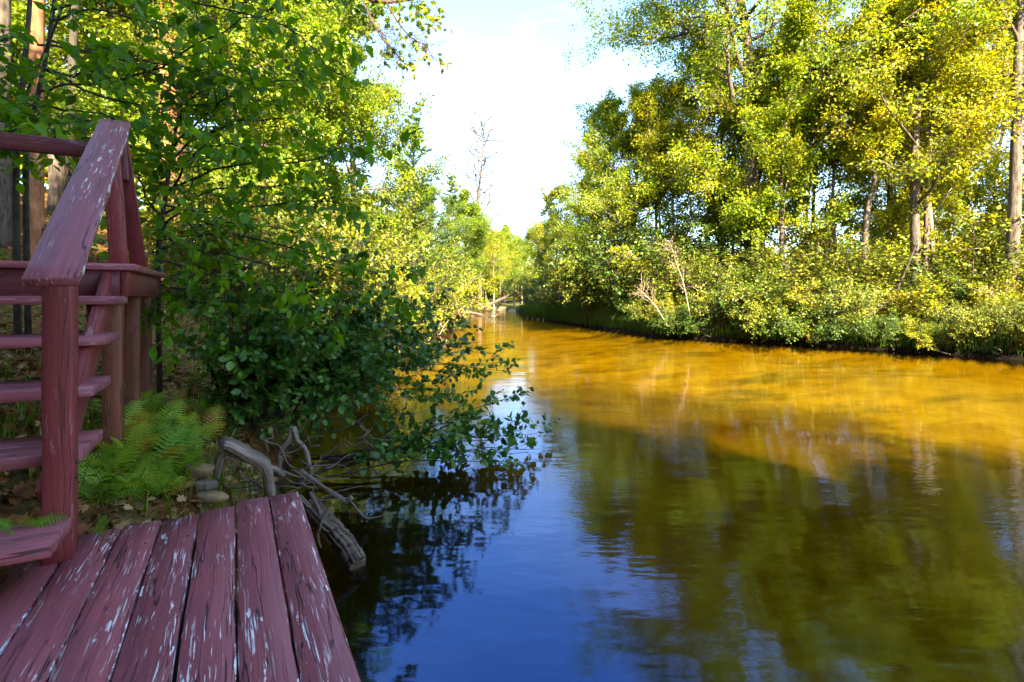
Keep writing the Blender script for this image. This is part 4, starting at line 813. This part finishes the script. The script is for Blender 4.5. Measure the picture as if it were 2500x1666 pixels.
for (a, b, c, d_) in ((280, 470, 350, 478), (285, 478, 335, 480), (262, 440, 300, 470), (300, 482, 330, 500), (240, 492, 300, 488), (230, 488, 280, 480), (280, 455, 325, 436), (268, 452, 270, 425), (300, 460, 350, 470), (215, 458, 240, 470), (310, 470, 322, 455), (290, 492, 318, 508), (325, 468, 360, 452), (200, 437, 235, 448), (222, 452, 236, 428), (250, 480, 292, 500), (285, 500, 312, 472), (300, 495, 340, 520), (262, 500, 285, 470), (292, 470, 318, 490), (275, 484, 322, 466), (318, 500, 362, 486), (240, 470, 262, 490)):
    y = 3.0 + .25 * RNG.random(); A, B2 = at(a, b, y), at(c, d_, y + .1 * RNG.normal()); kk = [A + (B2 - A) * f + RNG.normal(size=3) * .018 for f in (.25, .5, .75)]; tw.append(([A, *kk, B2], .004 + .005 * RNG.random(), .002, 'twig'))
wood('twig_tangle', 'tangle of dry grey twigs piled around the bent stump', tw, M['drift'], sides=6)
tw = []
for (a, b, c, d_) in ((300, 400, 395, 440), (330, 430, 410, 395), (350, 440, 430, 410), (300, 455, 370, 440), (345, 440, 380, 452), (360, 425, 372, 450), (310, 420, 350, 400), (380, 440, 440, 418), (320, 445, 300, 432)):
    y = 4.3 + .3 * RNG.random(); A, B2 = at(a, b, y), at(c, d_, y); A[2] = max(A[2], .02); B2[2] = max(B2[2], .03); kk = [A + (B2 - A) * f + RNG.normal(size=3) * .03 for f in (.2, .4, .6, .8)]; tw.append(([A, *kk, B2], .007, .003, 'twig'))
wood('bare_water_twigs', 'thin bare dead twigs over the dark water under the bush', tw, M['drift'], sides=5)
def slab(name, c, ax, ay, az, rot, label, mat):
    mb = MB(); V = []; n = 7
    for z in (-1, -.55, .5, 1):
        for k in range(n):
            a = k / n * 6.283; f = (.86 if abs(z) == 1 else 1) * (1 + RNG.normal() * .13); V.append([math.cos(a) * ax * f, math.sin(a) * ay * f, z * az + RNG.normal() * az * .08])
    i = np.arange(n); j = (i + 1) % n; Q = np.concatenate([np.stack([i + n * r, j + n * r, j + n * r + n, i + n * r + n], 1) for r in range(3)])
    mb.add(V, Q); V0 = len(V); cap = np.array([[0, k + 1, k] for k in range(1, n - 1)] + [[3 * n, 3 * n + k, 3 * n + k + 1] for k in range(1, n - 1)]); mb.T.append(cap)
    o = obj(name, mb.mesh(name, mat), None, Vector([float(x) for x in c])); o.rotation_euler = rot; return tag(o, label, 'stone')
m, nt, N, L, B, O = newmat('tan_stone'); tcx = N.new('ShaderNodeTexCoord'); n1 = noise(N, L, tcx.outputs['Object'], 22, 6, .7); r = ramp(N, [(.3, (.13, .075, .03)), (.7, (.30, .19, .085))]); L.new(n1.outputs[0], r.inputs[0]); L.new(r.outputs[0], B.inputs['Base Color']); B.inputs['Roughness'].default_value = .9
bp = N.new('ShaderNodeBump'); bp.inputs['Strength'].default_value = .5; bp.inputs['Distance'].default_value = .01; L.new(n1.outputs[0], bp.inputs['Height']); L.new(bp.outputs[0], B.inputs['Normal']); M['stone'] = m
slab('flat_stone', at(200, 470, 2.98), .085, .06, .028, (.12, .28, .3), 'tilted tan stone between the ferns and the bent stump', M['stone'])
slab('flat_stone', at(210, 497, 2.78), .085, .05, .022, (-.05, .06, .1), 'flat tan stone touching the end of the deck planks', M['stone'])
slab('rough_stump_block', at(204, 485, 2.86), .06, .04, .025, (0, .1, .5), 'grey crumbling bark chunk between the two tan stones', M['drift'])

sg_ = [(700, 345), (748, 343), (815, 347), (868, 350), (935, 356), (990, 358), (655, 338)]
for k, (a_, b_) in enumerate(sg_):
    x_, y_ = bank_pt(a_, 0.02); B0 = np.array([x_, y_ + .25, .30]); tip = np.array([x_ + RNG.normal() * .5, y_ - .5 - .5 * RNG.random(), .03 + .15 * RNG.random()]); md = .5 * (B0 + tip) + RNG.normal(size=3) * (.15, .1, .08)
    wood('bank_snag', 'dead branch dipping into the water below the right bank, %s from the left' % ordinal(sorted(q[0] for q in sg_).index(a_)), [([B0, md, tip], .025, .010, 'limb'), ([md, md + RNG.normal(size=3) * (.25, .1, .1) + (0, -.1, .1), md + RNG.normal(size=3) * (.4, .15, .12) + (0, -.2, .15)], .014, .005, 'limb')], M['drift'], sides=7)
# far waterside details
wood('leaning_log', 'fallen trunk leaning over the far river bend', [([at(478, 310, 52), at(500, 300, 52), at(516, 293, 51)], .22, .12, 'stem')], M['bark'], 'log', wob=.04)
wood('sunken_log', 'low log lying at the far left waterline', [([at(458, 314, 42), at(470, 313, 42), at(482, 315, 41)], .16, .08, 'stem')], M['drift'], 'log')
wood('snag', 'small dark snag sticking out of the far water', [([at(492, 317, 36), at(495, 313, 36), at(497, 309, 36)], .05, .02, 'twig'), ([at(494, 317, 36), at(499, 314, 36), at(506, 312, 36)], .05, .02, 'twig')], M['drift'], 'driftwood')
for pl, y, lab in (([(690, 305), (684, 285), (676, 262), (671, 245)], 18.5, 'tall pale dead branch upright in the right bank shrubs'), ([(668, 316), (655, 305), (646, 296), (640, 290)], 19, 'short pale dead branch leaning left over the right bank')):
    P = [at(a, b, y) for a, b in pl]; P[0][2] = max(.3, P[0][2] - .4); e = empty('dead_branch', P[0], lab, 'branch'); mb = MB(); C = curve(P, 10); R = np.linspace(.022, .006, 10); tubes(mb, C, R, 6)
    P1, R1, _, _ = spawn(C[None], R[None], 12, .15, 1, .9, .6, 6, up=.3, noise=.2); tubes(mb, P1, np.maximum(R1, .006), 4); P2, R2, _, _ = spawn(P1, R1, 4, .2, 1, .8, .3, 4); tubes(mb, P2, np.maximum(R2, .004), 3); wobj('limb', mb.mesh('limb', M['twig_pale'], True), e)
for pl, y, r, lab in (([(858, 322), (890, 300), (905, 272), (918, 240)], 16.2, .06, 'dark leaning stem on the right bank below the double trunk tree'), ([(842, 342), (838, 325), (834, 300)], 16.0, .03, 'thin dark stem rising from the right waterline')):
    P = [at(a, b, y) for a, b in pl]; e = empty('leaning_sapling', P[0], lab, 'branch'); mb = MB(); C = curve(P, 12); tubes(mb, C, np.linspace(r, r * .3, 12), 7); wobj('stem', mb.mesh('stem', M['bark_dark'], True), e)

# ---------------------------------------------------------------- uncountable ground cover
def scatter(n, x0, x1, y0, y1, cond):
    x = x0 + (x1 - x0) * RNG.random(n); y = y0 + (y1 - y0) * RNG.random(n); ok = cond(x, y); x, y = x[ok], y[ok]; return np.stack([x, y, ground_z(x, y)], 1)
def blades(p, h0, h1, w, hue=None):
    n = len(p); mb = MB(); a = RNG.random(n) * 6.28; h = h0 + (h1 - h0) * RNG.random(n); ln = np.stack([np.cos(a), np.sin(a), 0 * a], 1) * (h * (.15 + .5 * RNG.random(n)))[:, None]
    sd = np.stack([-np.sin(a), np.cos(a), 0 * a], 1) * w; up = np.array([0, 0, 1.]) * h[:, None]
    V = np.stack([p - sd, p + sd, p + ln * .35 + up * .6 - sd * .7, p + ln * .35 + up * .6 + sd * .7, p + ln + up], 1)
    T = np.array([[0, 1, 3], [0, 3, 2], [2, 3, 4]]); mb.add(V.reshape(-1, 3), tris=((np.arange(n) * 5)[:, None, None] + T[None]).reshape(-1, 3), rnd=np.repeat(RNG.random(n) if hue is None else hue, 5)); return mb
fb = lambda lo, hi: (lambda x, y: (~inside(x, y)) & (seg_dist(x, y, FAR_BANK) > lo) & (seg_dist(x, y, FAR_BANK) < hi))
p = np.concatenate([scatter(110000, -2, 22, 9, 36, fb(-.05, 1.0)), scatter(60000, 2, 22, 10, 30, fb(1.3, 6))]); p[:, 2] -= .02
seg = FAR_BANK[2:11]; sl = np.linalg.norm(np.diff(seg, axis=0), axis=1); pick = RNG.choice(len(sl), 42000, p=sl / sl.sum()); q_ = RNG.random((42000, 1)); dq = np.diff(seg, axis=0)[pick]; nq = nrm(np.stack([dq[:, 1], -dq[:, 0]], 1))
pf_ = seg[pick] + dq * q_ ; sgn = np.where(inside(*(pf_ + nq * .3).T), -1, 1)[:, None]; off_ = .28 * RNG.random((42000, 1)) ** 1.5; pf_ = pf_ + nq * sgn * off_; pf_ = np.column_stack([pf_, .02 + .5 * RNG.random(42000)]); gmb = blades(pf_, .08, .40, .009, .45 * RNG.random(len(pf_))); p = p
tag(obj('bank_edge_grass', gmb.mesh('bank_edge_grass', M['grass'])), 'dark grass hanging over the right bank edge to the water', 'grass', kind='stuff')
tag(obj('bank_grass', blades(p, .12, .75, .007).mesh('bank_grass', M['grass'])), 'green grass along the top of the right bank', 'grass', kind='stuff')
p = scatter(22000, -.5, 5, 24, 44, fb(-.1, 1.0)); tag(obj('reeds', blades(p, .5, 1.1, .014, .35 * RNG.random(len(p))).mesh('reeds', M['grass'])), 'dark green reeds at the far right waterline', 'reeds', kind='stuff')
nbk = lambda x, y: (~inside(x, y)) & (seg_dist(x, y, NEAR_BANK) < seg_dist(x, y, FAR_BANK))
def offdeck(x, y):
    t = (x - DR[0]) * tv[0] + (y - DR[1]) * tv[1]; s = (x - DR[0]) * dv[0] + (y - DR[1]) * dv[1]; return nbk(x, y) & ~((t > -2.4) & (t < .4) & (s < .02) & (s > -7))
pn = scatter(5200, -5, -1, 2, 5.5, offdeck); pn[:, 2] += .012 + .02 * RNG.random(len(pn)); p = np.concatenate([scatter(26000, -16, -3, 4, 20, offdeck)]); n = len(p); mb = MB(); a = RNG.normal(size=(n, 3)); a[:, 2] *= .25; nh = RNG.normal(size=(n, 3)) * .45 + (0, 0, 1); p[:, 2] += .01 + .02 * RNG.random(n)
stamp(mb, leaf_small(), p, frames(a, nh), .08 * (.5 + .7 * RNG.random(n)), RNG.random(n)); k_ = len(pn); a = RNG.normal(size=(k_, 3)); a[:, 2] *= .25; stamp(mb, leaf_lobed(), pn, frames(a, RNG.normal(size=(k_, 3)) * .4 + (0, 0, 1)), .075 * (.5 + .7 * RNG.random(k_)), RNG.random(k_)); tag(obj('leaf_litter', mb.mesh('leaf_litter', M['litter'])), 'brown and orange fallen leaves on the left bank floor', 'leaf litter', kind='stuff')
p = np.concatenate([scatter(1300, -3.2, -1.2, 2.4, 4.2, offdeck), scatter(9000, -9, -2.2, 3.5, 14, offdeck)]); tag(obj('undergrowth', blades(p, .05, .16, .005, .3 + .6 * RNG.random(len(p))).mesh('undergrowth', M['grass'])), 'short grass and seedlings on the left bank floor', 'grass', kind='stuff')
# distant wood that closes the view on both sides
def wood_mass(name, rows, label):
    mb = MB(); n = 0
    for (x0, y0, x1, y1, h, k) in rows:
        t = RNG.random(k); ch = h * (.75 + .25 * np.sin(t * 37) * np.cos(t * 11)); z = ch * RNG.random(k) ** .8; x = x0 + (x1 - x0) * t + RNG.normal(size=k) * 1.2; y = y0 + (y1 - y0) * t + RNG.normal(size=k) * 1.6
        p = np.stack([x, y, z + .4 + ground_z(x, y)], 1); u = RNG.normal(size=(k, 3)); u[:, 2] -= .4; nh = RNG.normal(size=(k, 3)) * .7; nh[:, 2] += .8
        stamp(mb, leaf_small(), p, frames(u, nh), .34 * (.6 + .8 * RNG.random(k)), np.clip(.5 + .25 * np.sin(t * 90) + .25 * RNG.normal(size=k), 0, 1))
    tag(obj(name, mb.mesh(name, M['maple'])), label, 'wood', kind='stuff')
wood_mass('distant_wood', [(14, 48, 60, 30, 6, 20000), (3, 80, 20, 50, 7, 14000), (24, 34, 60, 18, 6, 11000)], 'distant wood closing the view behind the right bank trees')
wood_mass('hillside_wood', [(-30, 18, -14, 34, 6, 14000), (-16, 34, -7, 52, 8, 14000), (-20, 84, 6, 84, 9, 16000), (-12, 88, 6, 88, 4, 12000), (-26, 8, -20, 24, 7, 9000)], 'distant wood on the hillside behind the left bank trees')
